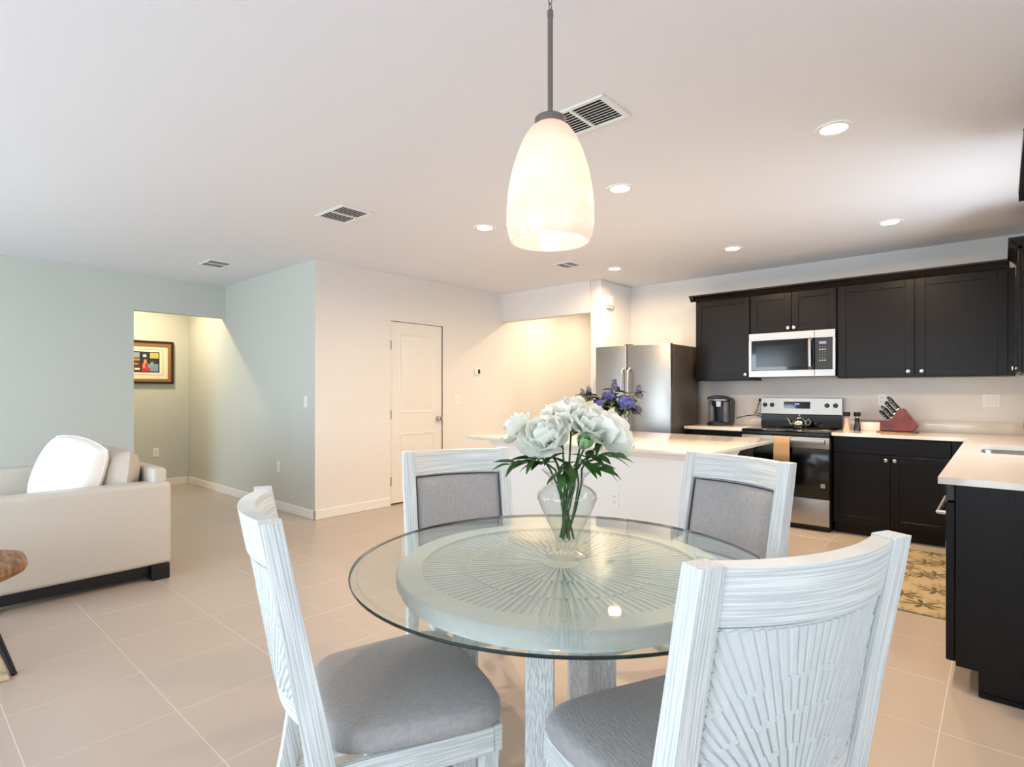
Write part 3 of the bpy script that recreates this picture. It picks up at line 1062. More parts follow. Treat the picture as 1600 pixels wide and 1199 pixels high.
# slab as boxes around the sink opening
z0, z1 = ZC - .029, ZC
b2 = MB()
bm = b2.bm
def slab_ring(zz):
    o_ = [bm.verts.new((x, y, zz)) for x, y in poly_out]
    hole = []
    for cx, cy, a0 in ((SK[1] - .05, SK[3] - .05, 0), (SK[0] + .05, SK[3] - .05, 90), (SK[0] + .05, SK[2] + .05, 180), (SK[1] - .05, SK[2] + .05, 270)):
        for q in range(5):
            an = R(a0 + q * 22.5)
            hole.append(bm.verts.new((cx + .05 * math.cos(an), cy + .05 * math.sin(an), zz)))
    return o_, hole
oT, hT = slab_ring(z1)
oB, hB = slab_ring(z0)
for o_, h_ in ((oT, hT), (oB, hB)):
    es = [bm.edges.new((o_[i], o_[(i + 1) % 6])) for i in range(6)] + [bm.edges.new((h_[i], h_[(i + 1) % 20])) for i in range(20)]
    bmesh.ops.triangle_fill(bm, edges=es, use_beauty=True)
for a, b in ((oT, oB), (hT, hB)):
    n = len(a)
    for i in range(n):
        bm.faces.new((a[i], a[(i + 1) % n], b[(i + 1) % n], b[i]))
b2.build('slab', 'quartz', t, 30)
MB().box(-1.148, XR - .001, YK - .021, YK - .001, ZC, ZC + .10, bevel=.002).build('backsplash', 'quartz', t)
MB().box(XR - .021, XR - .001, 3.06, YK - .022, ZC, ZC + .10, bevel=.002).build('backsplash', 'quartz', t)

t = thing('kitchen_sink', 'stainless undermount sink set into the quartz countertop', 'sink', (.1, 4.69, .7))
mb = MB()
def rr(x0, x1, y0, y1, z, r=.05):
    p = []
    for cx, cy, a0 in ((x1 - r, y1 - r, 0), (x0 + r, y1 - r, 90), (x0 + r, y0 + r, 180), (x1 - r, y0 + r, 270)):
        for q in range(5):
            an = R(a0 + q * 22.5)
            p.append((cx + r * math.cos(an), cy + r * math.sin(an), z))
    return p
e = .012
rings = [rr(SK[0] - .02, SK[1] + .02, SK[2] - .02, SK[3] + .02, z0 - .001), rr(SK[0] - .004, SK[1] + .004, SK[2] - .004, SK[3] + .004, z0 - .001),
         rr(SK[0], SK[1], SK[2], SK[3], z0 - .01), rr(SK[0] + e, SK[1] - e, SK[2] + e, SK[3] - e, .72), rr(SK[0] + .06, SK[1] - .06, SK[2] + .06, SK[3] - .06, .705, .03)]
mb.loft(rings, True, False)
mb.bm.faces.new(mb.bm.verts[-20:] if False else [v for v in list(mb.bm.verts)[-20:]])
mb.build('basin', 'sink_steel', t)
MB().lathe([(.001, .709), (.03, .709), (.042, .7065), (.042, .7055)], .1, 4.69, 20).build('drain', 'chrome', t)
# tap
t = thing('kitchen_faucet', 'curved chrome tap behind the sink', 'tap', (.36, 4.69, ZC))
MB().lathe([(.001, .0005), (.028, .0005), (.028, .01), (.02, .02), (.016, .09), (.001, .095)], .36, 4.69, 20, cz=ZC).build('base', 'chrome', t)
MB().tube([(.36, 4.69, ZC + .08), (.36, 4.69, ZC + .24), (.345, 4.69, ZC + .30), (.30, 4.69, ZC + .335), (.25, 4.69, ZC + .32), (.235, 4.69, ZC + .26)], .012, 12).build('spout', 'chrome', t)
MB().tube([(.36, 4.71, ZC + .06), (.36, 4.76, ZC + .10)], .007, 8).build('lever', 'chrome', t)

# ------------------------------------------------------------------ microwave
t = thing('microwave', 'stainless over-the-range microwave with black glass door', 'microwave', (-1.55, 5.9, 1.42))
MF = 5.88
X0, X1, Z0, Z1 = -1.94, -1.16, 1.425, 1.866
DX = -1.335          # door / control split
MB().box(X0 + .003, X1 - .003, MF + .03, YK - .001, Z0, Z1, bevel=.003).build('body', 'dark_plastic', t)
d = MB()
d.box(X0, DX - .001, MF, MF + .03, Z1 - .075, Z1, bevel=.002, seg=1).box(X0, DX - .001, MF, MF + .03, Z0, Z0 + .065, bevel=.002, seg=1)
d.box(X0, X0 + .026, MF, MF + .03, Z0 + .065, Z1 - .075)
d = d.build('door', 'steel', t)
MB().box(X0 + .026, DX - .001, MF + .003, MF + .03, Z0 + .065, Z1 - .075, bevel=.003, seg=1).build('door_glass', 'black_glass', d)
MB().box(X0 + .07, DX - .085, MF + .0022, MF + .0032, Z0 + .10, Z1 - .125).build('mesh_window', 'oven_glass', d)
MB().tube([(DX - .035, MF, Z0 + .075), (DX - .035, MF - .03, Z0 + .095), (DX - .035, MF - .036, (Z0 + Z1) / 2), (DX - .035, MF - .03, Z1 - .10), (DX - .035, MF, Z1 - .08)], .016, 12).build('handle', 'steel', d)
c = MB()
c.box(DX + .001, X1, MF, MF + .03, Z1 - .075, Z1, bevel=.002, seg=1).box(DX + .001, X1, MF, MF + .03, Z0, Z0 + .065, bevel=.002, seg=1).box(X1 - .022, X1, MF, MF + .03, Z0 + .065, Z1 - .075)
c = c.build('control_frame', 'steel', t)
p_ = MB().box(DX + .001, X1 - .022, MF + .002, MF + .03, Z0 + .065, Z1 - .075, bevel=.004, seg=1).build('control_panel', 'black_plastic', t)
MB().box(DX + .04, DX + .10, MF + .0008, MF + .002, Z1 - .135, Z1 - .112).build('display', 'screen', p_)
for r_ in range(6):
    for q in range(3):
        MB().box(DX + .042 + q * .022, DX + .052 + q * .022, MF + .0008, MF + .002, Z1 - .165 - r_ * .026, Z1 - .157 - r_ * .026).build('button', 'print_white' if r_ in (1, 5) else 'grey_plastic', p_)

# ------------------------------------------------------------------ range
t = thing('range_stove', 'stainless electric range with black oven door and glass cooktop', 'stove', (-1.545, 5.97, 0))
X0, X1 = -1.932, -1.158
RFY = 5.645
MB().box(X0, X1, RFY + .045, YK - .03, .03, .895, bevel=.003).build('body', 'black_plastic', t)
MB().box(X0, X1, RFY + .012, YK - .07, .895, .916, bevel=.004).build('cooktop', 'black_glass', t)
for cx, cy, r_ in ((-1.74, 5.80, .10), (-1.35, 5.80, .085), (-1.74, 6.06, .08), (-1.35, 6.06, .10)):
    MB().lathe([(r_, .9162), (r_ + .004, .9166), (r_ + .006, .9162)], cx, cy, 32).build('burner_ring', 'grey_plastic', t)
MB().box(X0, X1, RFY + .012, RFY + .045, .86, .894, bevel=.003).build('vent_trim', 'black_plastic', t)
bp = MB().prism([(YK - .09, 1.045), (YK - .075, 1.215), (YK - .03, 1.215), (YK - .03, 1.045)], 'x', X0 + .005, X1 - .005, bevel=.004).build('back_panel', 'steel', t)
MB().prism([(YK - .10, .917), (YK - .085, 1.044), (YK - .03, 1.044), (YK - .03, .917)], 'x', X0 + .012, X1 - .012, bevel=.003).build('back_riser', 'black_glass', t)
fy = YK - .084
dp = MB().hexa([(-1.70, fy - .001, 1.105), (-1.45, fy - .001, 1.105), (-1.45, fy + .02, 1.105), (-1.70, fy + .02, 1.105)],
               [(-1.70, fy + .004, 1.175), (-1.45, fy + .004, 1.175), (-1.45, fy + .02, 1.175), (-1.70, fy + .02, 1.175)]).build('display', 'black_glass', t)
for q in range(3):
    MB().box(-1.59 + q * .014, -1.581 + q * .014, fy - .0006, fy + .006, 1.146, 1.158).build('clock_digit', 'led', dp)
for kx_ in (-1.885, -1.815, -1.30, -1.225):
    MB().lathe([(.001, .022), (.017, .02), (.022, .0), (.024, -.004)], n=18).xf(Matrix.Translation((kx_, fy, 1.14)) @ Matrix.Rotation(R(85), 4, 'X')).build('knob', 'black_plastic', t)
od = MB().box(X0 + .002, X1 - .002, RFY, RFY + .044, .30, .755, bevel=.003).build('oven_door', 'oven_glass', t)
MB().box(X0 + .002, X1 - .002, RFY - .002, RFY + .044, .757, .858, bevel=.003).build('door_trim', 'steel', od)
MB().box(X0 + .03, X1 - .03, RFY - .05, RFY - .03, .80, .845, bevel=.006).build('handle', 'steel', od)
for q in (X0 + .06, X1 - .06):
    MB().box(q - .012, q + .012, RFY - .032, RFY, .81, .836, bevel=.002, seg=1).build('handle_mount', 'steel', od)
lg = MB()
lx, lz = X1 - .055, .405
for a, b, c, d_ in ((0, .034, 0, .003), (0, .034, .031, .034), (0, .003, 0, .034), (.031, .034, 0, .034), (.008, .026, .008, .011), (.008, .026, .0155, .0185), (.008, .026, .023, .026), (.008, .011, .008, .026)):
    lg.box(lx + a - .017, lx + b - .017, RFY - .0006, RFY + .001, lz + c, lz + d_)
lg.build('badge', 'print_white', od)
MB().box(X0 + .002, X1 - .002, RFY, RFY + .044, .055, .297, bevel=.003).build('storage_drawer', 'steel', t)
MB().box(X0 + .01, X1 - .01, RFY + .05, RFY + .07, .001, .055).build('plinth', 'black_plastic', t)

t = thing('dish_towel', 'tan dish towel hanging folded over the oven door handle', 'towel', (-1.545, RFY - .04, .64))
mb = MB()
rows = []
n = 13
for s__, off in (('front', -.056), ('back', -.022)):
    pass
prof = [(-.0605, .62), (-.0605, .70), (-.060, .78), (-.0595, .845), (-.053, .8535), (-.04, .855), (-.027, .8535), (-.0205, .845), (-.0195, .80)]
rings = []
for i in range(n):
    x = -1.617 + .14 * i / (n - 1)
    rip = .0028 * math.sin(i * 1.4)
    rings.append([(x, RFY + a - (abs(rip) if b < .8 else 0), b) for a, b in prof])
mb.loft(rings, False, False)
o = mb.build('cloth', 'towel', t, 60)
sm = o.modifiers.new('thickness', 'SOLIDIFY'); sm.thickness = .004; sm.offset = 1 if False else -1

# kettle
KX, KY, KZ = -1.49, 5.98, .9175
t = thing('tea_kettle', 'small polished metal tea kettle with curved spout on the cooktop', 'kettle', (KX, KY, KZ))
MB().lathe([(.001, .0), (.05, .0), (.062, .015), (.07, .04), (.062, .065), (.046, .085), (.03, .092), (.026, .096)], KX, KY, 28, cz=KZ).build('body', 'chrome', t)
MB().lathe([(.028, .096), (.024, .104), (.012, .11), (.006, .116), (.010, .124), (.009, .133), (.001, .138)], KX, KY, 20, cz=KZ).build('lid', 'chrome', t)
MB().tube([(KX - .058, KY, KZ + .03), (KX - .085, KY, KZ + .045), (KX - .095, KY, KZ + .075), (KX - .115, KY, KZ + .098)], .013, 10, .007).build('spout', 'chrome', t)
MB().tube([(KX + .058, KY, KZ + .07), (KX + .085, KY, KZ + .092), (KX + .10, KY, KZ + .07), (KX + .09, KY, KZ + .04), (KX + .064, KY, KZ + .03)], .006, 8).build('handle', 'chrome', t)

# ------------------------------------------------------------------ refrigerator
t = thing('refrigerator', 'stainless side-by-side refrigerator at the end of the kitchen wall', 'refrigerator', (-3.01, 5.75, 0))
X0, X1 = -3.475, -2.565
FY = 5.40
FH = 1.785
MB().box(X0 + .005, X1 - .005, FY + .075, 6.12, .03, FH - .008, bevel=.004).build('body', 'steel_side', t)
MB().box(X0 + .02, X1 - .02, FY + .06, FY + .074, .08, FH - .012).build('gasket', 'black_plastic', t)
sp = -3.075
for a, b in ((X0, sp - .004), (sp + .004, X1)):
    dd = MB().box(a, b, FY, FY + .06, .075, FH, bevel=.008, seg=3).build('door', 'steel', t)
    hx = (b - .035) if a == X0 else (a + .035)
    MB().tube([(hx, FY, .80), (hx, FY - .05, .83), (hx, FY - .055, 1.1), (hx, FY - .05, 1.50), (hx, FY, 1.53)], .014, 12).build('handle', 'steel', dd)
    MB().box(hx - .04 if a != X0 else hx + .0, hx if a != X0 else hx + .04, FY + .02, FY + .09, FH, FH + .012, bevel=.003, seg=1).build('hinge_cover', 'dark_plastic', t)
MB().box(X0 + .02, X1 - .02, FY + .03, FY + .07, .003, .07, bevel=.004).build('kick_grille', 'black_plastic', t)

# ------------------------------------------------------------------ counter things
def cz(y): return ZC + .0006
# coffee maker
KX, KY = -2.30, 6.07
t = thing('coffee_maker', 'black pod coffee maker with silver front on the short counter', 'coffee maker', (KX, KY, ZC))
z = ZC
MB().prism([(KX - .105, z + .03), (KX + .10, z + .03), (KX + .11, z + .26), (KX + .095, z + .295), (KX - .01, z + .318), (KX - .10, z + .295), (KX - .115, z + .26)], 'y', KY - .02, KY + .13, bevel=.006).build('body', 'black_plastic', t)
MB().box(KX - .10, KX + .095, KY - .13, KY + .13, z + .0006, z + .035, bevel=.008).build('base', 'black_plastic', t)
MB().box(KX - .105, KX - .045, KY - .095, KY - .02, z + .035, z + .262, bevel=.012).build('side_panel', 'grey_plastic', t)
MB().box(KX + .055, KX + .098, KY - .095, KY - .02, z + .035, z + .262, bevel=.012).build('side_panel', 'grey_plastic', t)
MB().box(KX - .06, KX + .06, KY - .115, KY + .02, z + .215, z + .28, bevel=.012).build('brew_head', 'black_plastic', t)
MB().box(KX - .005, KX + .045, KY - .119, KY - .114, z + .205, z + .265, bevel=.002, seg=1).build('badge_plate', 'steel', t)
MB().box(KX - .10, KX + .09, KY - .12, KY + .03, z + .27, z + .282, bevel=.003).build('silver_rim', 'nickel', t)
MB().prism([(KX - .11, z + .283), (KX + .105, z + .283), (KX + .09, z + .312), (KX - .01, z + .33), (KX - .095, z + .312)], 'y', KY - .125, KY + .03, bevel=.006).build('lid', 'black_plastic', t)
MB().box(KX - .055, KX + .05, KY - .135, KY - .04, z + .035, z + .045, bevel=.003).build('drip_tray', 'dark_plastic', t)
cordmb = MB()
cordmb.tube([(-1.95, YK - .012, 1.19), (-1.95, YK - .035, 1.185), (-1.965, YK - .04, 1.14), (-1.975, YK - .05, 1.08), (-1.995, YK - .07, 1.045), (-1.96, YK - .08, 1.05), (-1.90, YK - .07, 1.02), (-1.865, YK - .06, .995), (-1.90, YK - .07, 1.0), (-1.97, YK - .09, 1.03), (-2.06, YK - .11, 1.02), (-2.17, YK - .13, .99)], .0045, 8)
o = cordmb.build('power_cord', 'black_plastic')
tag(o, 'black power cord looping from the outlet to the coffee maker', 'cord')
t2 = MB().box(-1.965, -1.935, YK - .035, YK - .0096, 1.172, 1.205, bevel=.004).build('plug', 'black_plastic', o)

def mill(x, y, label, m, grp='salt and pepper mills'):
    t = thing('mill', label, 'mill', (x, y, ZC), group=grp)
    z = ZC + .0006
    MB().lathe([(.001, 0), (.031, 0), (.031, .012), (.028, .03), (.021, .065), (.02, .09), (.0225, .115), (.001, .116)], x, y, 20, cz=z).build('body', m, t)
    MB().lathe([(.012, .116), (.014, .12), (.014, .132), (.012, .135)], x, y, 16, cz=z).build('collar', 'nickel', t)
    MB().lathe([(.001, .13), (.026, .132), (.029, .15), (.029, .172), (.001, .174)], x, y, 20, cz=z).build('cap', 'black_plastic', t)


mill(-1.105, 6.09, 'pink salt mill with black cap beside the range', 'salt_pink')
mill(-1.02, 6.09, 'dark pepper mill with black cap beside the salt mill', 'pepper_dark')

t = thing('napkin_box', 'low pale box with grey rim between the pepper mill and the knife block', 'box', (-.91, 6.19, ZC))
MB().box(-1.0, -.825, 6.13, 6.25, ZC + .0006, ZC + .085, bevel=.006).build('box_body', 'napkin', t)
MB().box(-1.003, -.822, 6.127, 6.253, ZC + .085, ZC + .098, bevel=.004).build('rim', 'grey_plastic', t)
MB().box(-.826, -.82, 6.14, 6.24, ZC + .01, ZC + .085, bevel=.001, seg=1).build('end_cap', 'grey_plastic', t)

# knife block
BX, BY = -.68, 6.06
t = thing('cutting_board', 'thin light wooden board under the knife block', 'board', (BX, BY, ZC))
MB().box(BX - .17, BX + .13, BY - .12, BY + .10, ZC + .0006, ZC + .008, bevel=.004).build('board_slab', 'live_wood', t)
zb = ZC + .0086
t = thing('knife_block', 'slanted red-brown wooden knife block on the counter', 'knife block', (BX, BY, zb))
side = [(-.145, .006), (.10, .006), (.135, .055), (.03, .205), (-.005, .205), (-.065, .105), (-.145, .085)]
MB().prism([(BX + a, zb + b) for a, b in side], 'y', BY - .075, BY + .06, bevel=.004).build('block', 'knife_wood', t)
for a, b in ((-.13, -.065), (-.13, .05), (.08, -.065), (.08, .05)):
    MB().cyl((BX + a, BY + b, zb), (BX + a, BY + b, zb + .008), .008, n=8).build('foot', 'black_plastic', t)
dirv = Vector((-.075, 0, .10)).normalized()
def knife(px, py, pz, L, wdt, label):
    t = thing('kitchen_knife', label, 'knife', (px, py, pz), group='knives in the knife block')
    p0 = Vector((px, py, pz))
    mb = MB()
    M = Matrix.Translation(p0) @ Matrix.Rotation(-math.atan2(.075, .10), 4, 'Y')
    mb.prism([(-wdt / 2, .008), (wdt / 2, .008), (wdt * .42, L * .5), (wdt * .55, L * .85), (wdt * .3, L), (-wdt * .5, L), (-wdt * .6, L * .8), (-wdt * .42, L * .4)], 'y', -.008, .008, bevel=.003)
    mb.xf(M)
    h_ = mb.build('handle', 'black_plastic', t)
    mb = MB(); mb.box(-wdt / 2 + .001, wdt / 2 - .001, -.0085, .0085, -.004, .008, bevel=.001, seg=1); mb.xf(M); mb.build('bolster', 'nickel', t)
    mb = MB()
    for q in (.3, .55, .8):
        mb.cyl((0, -.0088, L * q), (0, .0088, L * q), .0025, n=8)
    mb.xf(M); mb.build('rivet', 'nickel', h_)
    mb = MB(); mb.box(-wdt / 2 + .003, wdt / 2 - .003, -.001, .001, -.05, -.004); mb.xf(M); mb.build('blade', 'chrome', t)
for q in range(3):
    for row, (fx, fz, L, wd) in enumerate(((-.010, .200, .125, .024), (-.034, .160, .122, .022), (-.056, .124, .118, .020))):
        knife(BX + fx, BY - .055 + q * .046 + (.01 if row == 1 else 0), zb + fz, L * (1 + .12 * ((q * 2 + row) % 3 - 1)), wd,
              'black handled knife in the %s row of the knife block, %s' % (('topmost', 'second', 'third')[row], ('nearest the counter edge', 'in the middle', 'nearest the wall')[q]))
for q in range(5):
    knife(BX - .085 - .003 * (q % 2), BY - .062 + q * .027, zb + .10, .10 + .008 * (q % 2), .017, 'short black steak knife in the lowest row of the block, %s from the counter edge' % ('first', 'second', 'third', 'fourth', 'fifth')[q])

t = thing('wooden_vase', 'round brown wooden vase at the right edge of the counter', 'vase', (.235, 6.0, ZC))
MB().lathe([(.001, .0006), (.05, .0006), (.085, .03), (.102, .08), (.10, .13), (.075, .18), (.045, .205), (.04, .225), (.05, .235), (.042, .233), (.036, .21), (.001, .2)], .235, 6.02, 32, cz=ZC).build('vase_body', 'brown_wood', t)
MB().lathe([(.041, .212), (.0475, .212), (.0475, .218), (.041, .218)], .235, 6.02, 24, cz=ZC).build('neck_ring', 'dark_frame', t)

# ------------------------------------------------------------------ island
IX0, IX1, IY0, IY1 = -3.365, -1.315, 3.255, 4.60
t = thing('island_countertop', 'large pale quartz island top with wide overhang towards the table', 'countertop', (-2.34, 3.9, ZC))
MB().box(IX0, IX1, IY0, IY1, ZC - .029, ZC, bevel=.003).build('slab', 'quartz', t)
t = thing('kitchen_island', 'white panelled kitchen island base with dark cabinets behind', 'island', (-2.34, 4.0, 0))
KW0 = 3.50
MB().box(-3.26, -1.42, KW0, KW0 + .14, 0.001, ZC - .031, bevel=.004).build('knee_wall', 'trim_white', t)
mb = MB()
mb.prism([(KW0, ZC - .031), (KW0 - .05, ZC - .031), (KW0 - .05, ZC - .045), (KW0 - .03, ZC - .065), (KW0 - .016, ZC - .085), (KW0, ZC - .09)], 'x', -3.30, -1.38)
mb.build('cove_moulding', 'trim_white', t)
MB().box(-3.265, -1.415, KW0 - .014, KW0, .001, .095, bevel=.004, seg=1).build('base_trim', 'trim_white', t)
MB().box(-3.24, -1.46, KW0 + .14, 4.53, .105, ZC - .031, bevel=.002).build('cabinet_body', 'cabinet', t)
MB().box(-3.2, -1.5, KW0 + .14, 4.46, .001, .105).build('toe_kick', 'cabinet', t)
MB().prism([(KW0 + .141, ZC - .031), (4.06, ZC - .031), (4.06, ZC - .06), (3.98, ZC - .09), (3.93, ZC - .16), (KW0 + .141, ZC - .20)], 'x', -1.458, -1.40, bevel=.003).build('corbel', 'trim_white', t)
nd = 3
for k in range(nd):
    a = -3.23 + k * (1.76 / nd)
    b = a + 1.76 / nd
    mb = MB()
    y = 4.531
    mb.box(a + .002, b - .002, y, y + .012, .115, .872).box(a + .002, a + .06, y + .012, y + .019, .115, .872).box(b - .06, b - .002, y + .012, y + .019, .115, .872)
    mb.box(a + .06, b - .06, y + .012, y + .019, .81, .872).box(a + .06, b - .06, y + .012, y + .019, .115, .175)
    dd = mb.build('door', 'cabinet', t)
    knob(dd, (b - .09, y + .019, .83), 'y', 1)
plate('wall_outlet', 'white outlet on the island panel right behind the glass vase', 'outlet', 'y', -1, KW0, -2.09, .50, outlet=True)

# ------------------------------------------------------------------ rugs
o = MB().box(-.85, -.235, 3.94, 5.50, 0.0008, .010, bevel=.003).build('runner_rug', 'runner_leaves')
tag(o, 'beige runner rug printed with olive leaves in front of the sink', 'rug')
o = MB().box(-6.0, -3.30, -1.4, .385, 0.0008, .014, bevel=.004).build('area_rug', 'rug_cream')
tag(o, 'cream rug corner on the floor at the lower left edge', 'rug')

# ------------------------------------------------------------------ cushions and sofa
def cushion_mesh(w_, h_, t_, pinch=.12, n=14, round_=.55, corner=0.0):
    """a pillow in local x (width) z (height) with thickness y"""
    mb = MB()
    bm = mb.bm
    def pt(i, j, sg):
        u = -1 + 2 * i / n
        v = -1 + 2 * j / n
        k = (1 - abs(u) ** 2.6) * (1 - abs(v) ** 2.6)
        th = t_ / 2 * (max(k, 0) ** round_)
        px = u * w_ / 2 * (1 - pinch * (1 - v * v) * abs(u) ** 3 * .5) 
        pz = v * h_ / 2 * (1 - pinch * (1 - u * u) * abs(v) ** 3 * .5)
        return (px * (1 - corner * v * v), sg * th, pz * (1 - corner * u * u))
    g = {}
    for sg in (-1, 1):
        for i in range(n + 1):
            for j in range(n + 1):
                edge = i in (0, n) or j in (0, n)
                if edge and sg == 1:
                    g[(1, i, j)] = g[(-1, i, j)]
                else:
                    g[(sg, i, j)] = bm.verts.new(pt(i, j, sg))
    for sg in (-1, 1):
        for i in range(n):
            for j in range(n):
                q = [g[(sg, i, j)], g[(sg, i + 1, j)], g[(sg, i + 1, j + 1)], g[(sg, i, j + 1)]]
                bm.faces.new(q)
    return mb


SX0, SX1, SY0, SY1 = -6.12, -4.285, .30, 1.335
t = thing('sofa', 'cream leather loveseat with dark block feet seen from its side', 'sofa', ((SX0 + SX1) / 2, .85, 0))
AW = .19
MB().box(SX0 + AW, SX1 - AW, SY0 + .04, SY1 - .2, .11, .30, bevel=.015).build('seat_base', 'leather', t)
for a, b in ((SX1 - AW, SX1), (SX0, SX0 + AW)):
    MB().box(a, b, SY0, SY1, .105, .662, bevel=.03, seg=4).build('arm', 'leather', t)
MB().box(SX0 + AW - .15, SX1 - AW + .145, SY1 - .105, SY1 - .015, .12, .755, bevel=.025, seg=3).build('back_frame', 'leather', t)
mid = (SX0 + SX1) / 2
for a, b in ((SX0 + AW + .004, mid - .002), (mid + .002, SX1 - AW - .004)):
    MB().box(a, b, SY0 + .01, SY1 - .11, .302, .46, bevel=.04, seg=3).build('seat_cushion', 'leather', t)
    M = Matrix.Translation(((a + b) / 2, SY1 - .225, .665)) @ Matrix.Rotation(R(-8), 4, 'X')
    cushion_mesh(b - a + .06, .43, .24, .0, 14, .32, .06).xf(M).build('back_cushion', 'cushion_leather', t, 60)
for (a, b, c, d) in ((SX1 - .14, SX1 - .01, SY1 - .12, SY1 - .01), (SX1 - .14, SX1 - .01, SY0 + .02, SY0 + .12), (SX0 + .01, SX0 + .14, SY1 - .12, SY1 - .01), (SX0 + .01, SX0 + .14, SY0 + .02, SY0 + .12)):
    MB().box(a, b, c, d, 0.001, .105, bevel=.004, seg=1).build('foot', 'espresso', t)
MB().box(SX1 - .10, SX1 - .06, SY0 + .12, SY1 - .12, .03, .105, bevel=.003, seg=1).build('base_rail', 'espresso', t)
MB().box(SX0 + .06, SX0 + .10, SY0 + .12, SY1 - .12, .03, .105, bevel=.003, seg=1).build('base_rail', 'espresso', t)
MB().box(SX0 + .14, SX1 - .14, SY1 - .09, SY1 - .05, .03, .11, bevel=.003, seg=1).build('base_rail', 'espresso', t)

M = Matrix.Translation((-4.715, .845, .715)) @ Matrix.Rotation(R(32), 4, 'Z') @ Matrix.Rotation(R(-14), 4, 'X') @ Matrix.Rotation(R(12), 4, 'Y')
t = thing('throw_pillow', 'plump white throw pillow leaning on the sofa behind its near arm', 'pillow', (-4.715, .845, .46))
cushion_mesh(.50, .52, .22, .0, 16, .42, .14).xf(M).build('pillow_cover', 'pillow_cotton', t, 60)
mb = MB()
loop = []
for k in range(65):
    f = (k % 64) / 16
    s2 = int(f); q = -1 + 2 * (f - s2)
    u, v = ((q, -1), (1, q), (-q, 1), (-1, -q))[s2]
    x = u * .25 * (1 - .14 * v * v)
    zz = v * .26 * (1 - .14 * u * u)
    loop.append((x, 0, zz))
mb.tube(loop, .004, 6)
mb.xf(M).build('piping', 'pillow_cotton', t)

# side table at the left edge
CX_, CY_ = -3.66, .16
t = thing('side_table', 'round live-edge wooden side table on splayed black legs at the left edge', 'side table', (CX_, CY_, 0))
n = 40
rings = []
for r_, z in ((.25, .395), (.30, .402), (.335, .42), (.345, .44), (.335, .46), (.31, .468)):
    rings.append([(CX_ + r_ * (1 + .035 * math.sin(3 * a + 1) + .02 * math.sin(7 * a)) * math.cos(a), CY_ + r_ * (1 + .035 * math.sin(3 * a + 1) + .02 * math.sin(7 * a)) * math.sin(a), z) for a in (2 * PI * i / n for i in range(n))])
MB().loft(rings).build('tabletop', 'live_wood', t)
for ang in (38, 158, 278):
    a = R(ang)
    MB().cyl((CX_ + .20 * math.cos(a), CY_ + .20 * math.sin(a), .398), (CX_ + .40 * math.cos(a), CY_ + .40 * math.sin(a), .0145 if ang != 38 else .0012), .02, .011, 10).build('leg', 'black_metal', t)

# ------------------------------------------------------------------ dining table
t = thing('dining_table', 'round glass-topped dining table on a whitewashed sunburst base', 'table', (TX, TY, 0))
GT = .76
n = 96
GR = .638
gt = MB()
gt.loft([[(TX + r_ * math.cos(2 * PI * i / n), TY + r_ * math.sin(2 * PI * i / n), z) for i in range(n)] for r_, z in ((GR - .022, GT - .0005), (GR - .022, GT - .0122))], True, True)
# clear field: top and bottom faces
g_ = gt.build('glass_top', 'table_glass', t, 20)
ge = MB()
ge.lathe([(GR - .022, GT), (GR - .004, GT - .004), (GR, GT - .007), (GR - .001, GT - .0115), (GR - .022, GT - .0125), ], TX, TY, n)
ge.build('bevelled_rim', 'table_glass', g_, 30)
ge = MB()
ge.lathe([(GR - .001, GT - .0052), (GR + .0006, GT - .0070), (GR + .0008, GT - .0105), (GR - .0005, GT - .0135), (GR - .005, GT - .0142)], TX, TY, n)
ge.build('polished_edge', 'table_edge', g_, 30)
BR = .505
zt = GT - .0135
# top ring of the base, sunken sunburst field, apron
MB().lathe([(BR - .075, zt - .012), (BR - .075, zt), (BR - .004, zt), (BR, zt - .004), (BR, zt - .030), (BR - .012, zt - .033), (BR - .012, zt - .054), (BR - .04, zt - .056), (BR - .075, zt - .056)], TX, TY, n).build('rim', 'wash_plain', t, 30)
MB().lathe([(.0005, zt - .0125), (BR - .075, zt - .0125), (BR - .075, zt - .03), (.0005, zt - .03)], TX, TY, n).build('field', 'wash_plain', t, 30)
mb = MB()
tiers = [(.05, .165, 40, .0085), (.16, .29, 72, .0065), (.285, .43, 110, .0045)]
random.seed(3)
for (ra, rb, cnt, ht) in tiers:
    for i in range(cnt):
        a = 2 * PI * i / cnt + random.uniform(-.006, .006)
        da = .40 * 2 * PI / cnt
        hz = zt - .0125
        hh = ht * random.uniform(.75, 1.1)
        ca, sa = math.cos(a), math.sin(a)
        wa, wb = ra * math.tan(da), rb * math.tan(da)
        wa = max(wa, .0028)
        ra2 = ra + random.uniform(-.004, .004)
        def q(r_, s__, z):
            return (TX + r_ * ca - s__ * sa, TY + r_ * sa + s__ * ca, z)
        mb.hexa([q(ra2, -wa, hz), q(rb, -wb, hz), q(rb, wb, hz), q(ra2, wa, hz)], [q(ra2, -wa * .6, hz + hh), q(rb, -wb * .6, hz + hh), q(rb, wb * .6, hz + hh), q(ra2, wa * .6, hz + hh)])
o = mb.build('sunburst_slats', 'wash_plain', t, 0)
o['kind'] = 'stuff'
MB().lathe([(.001, zt - .012), (.055, zt - .012), (.055, zt - .003), (.05, zt - .0015), (.001, zt - .0015)], TX, TY, 32).build('hub', 'wash_plain', t)
fw = Vector((-s_, c_)); rt = Vector((c_, s_))
legs = []
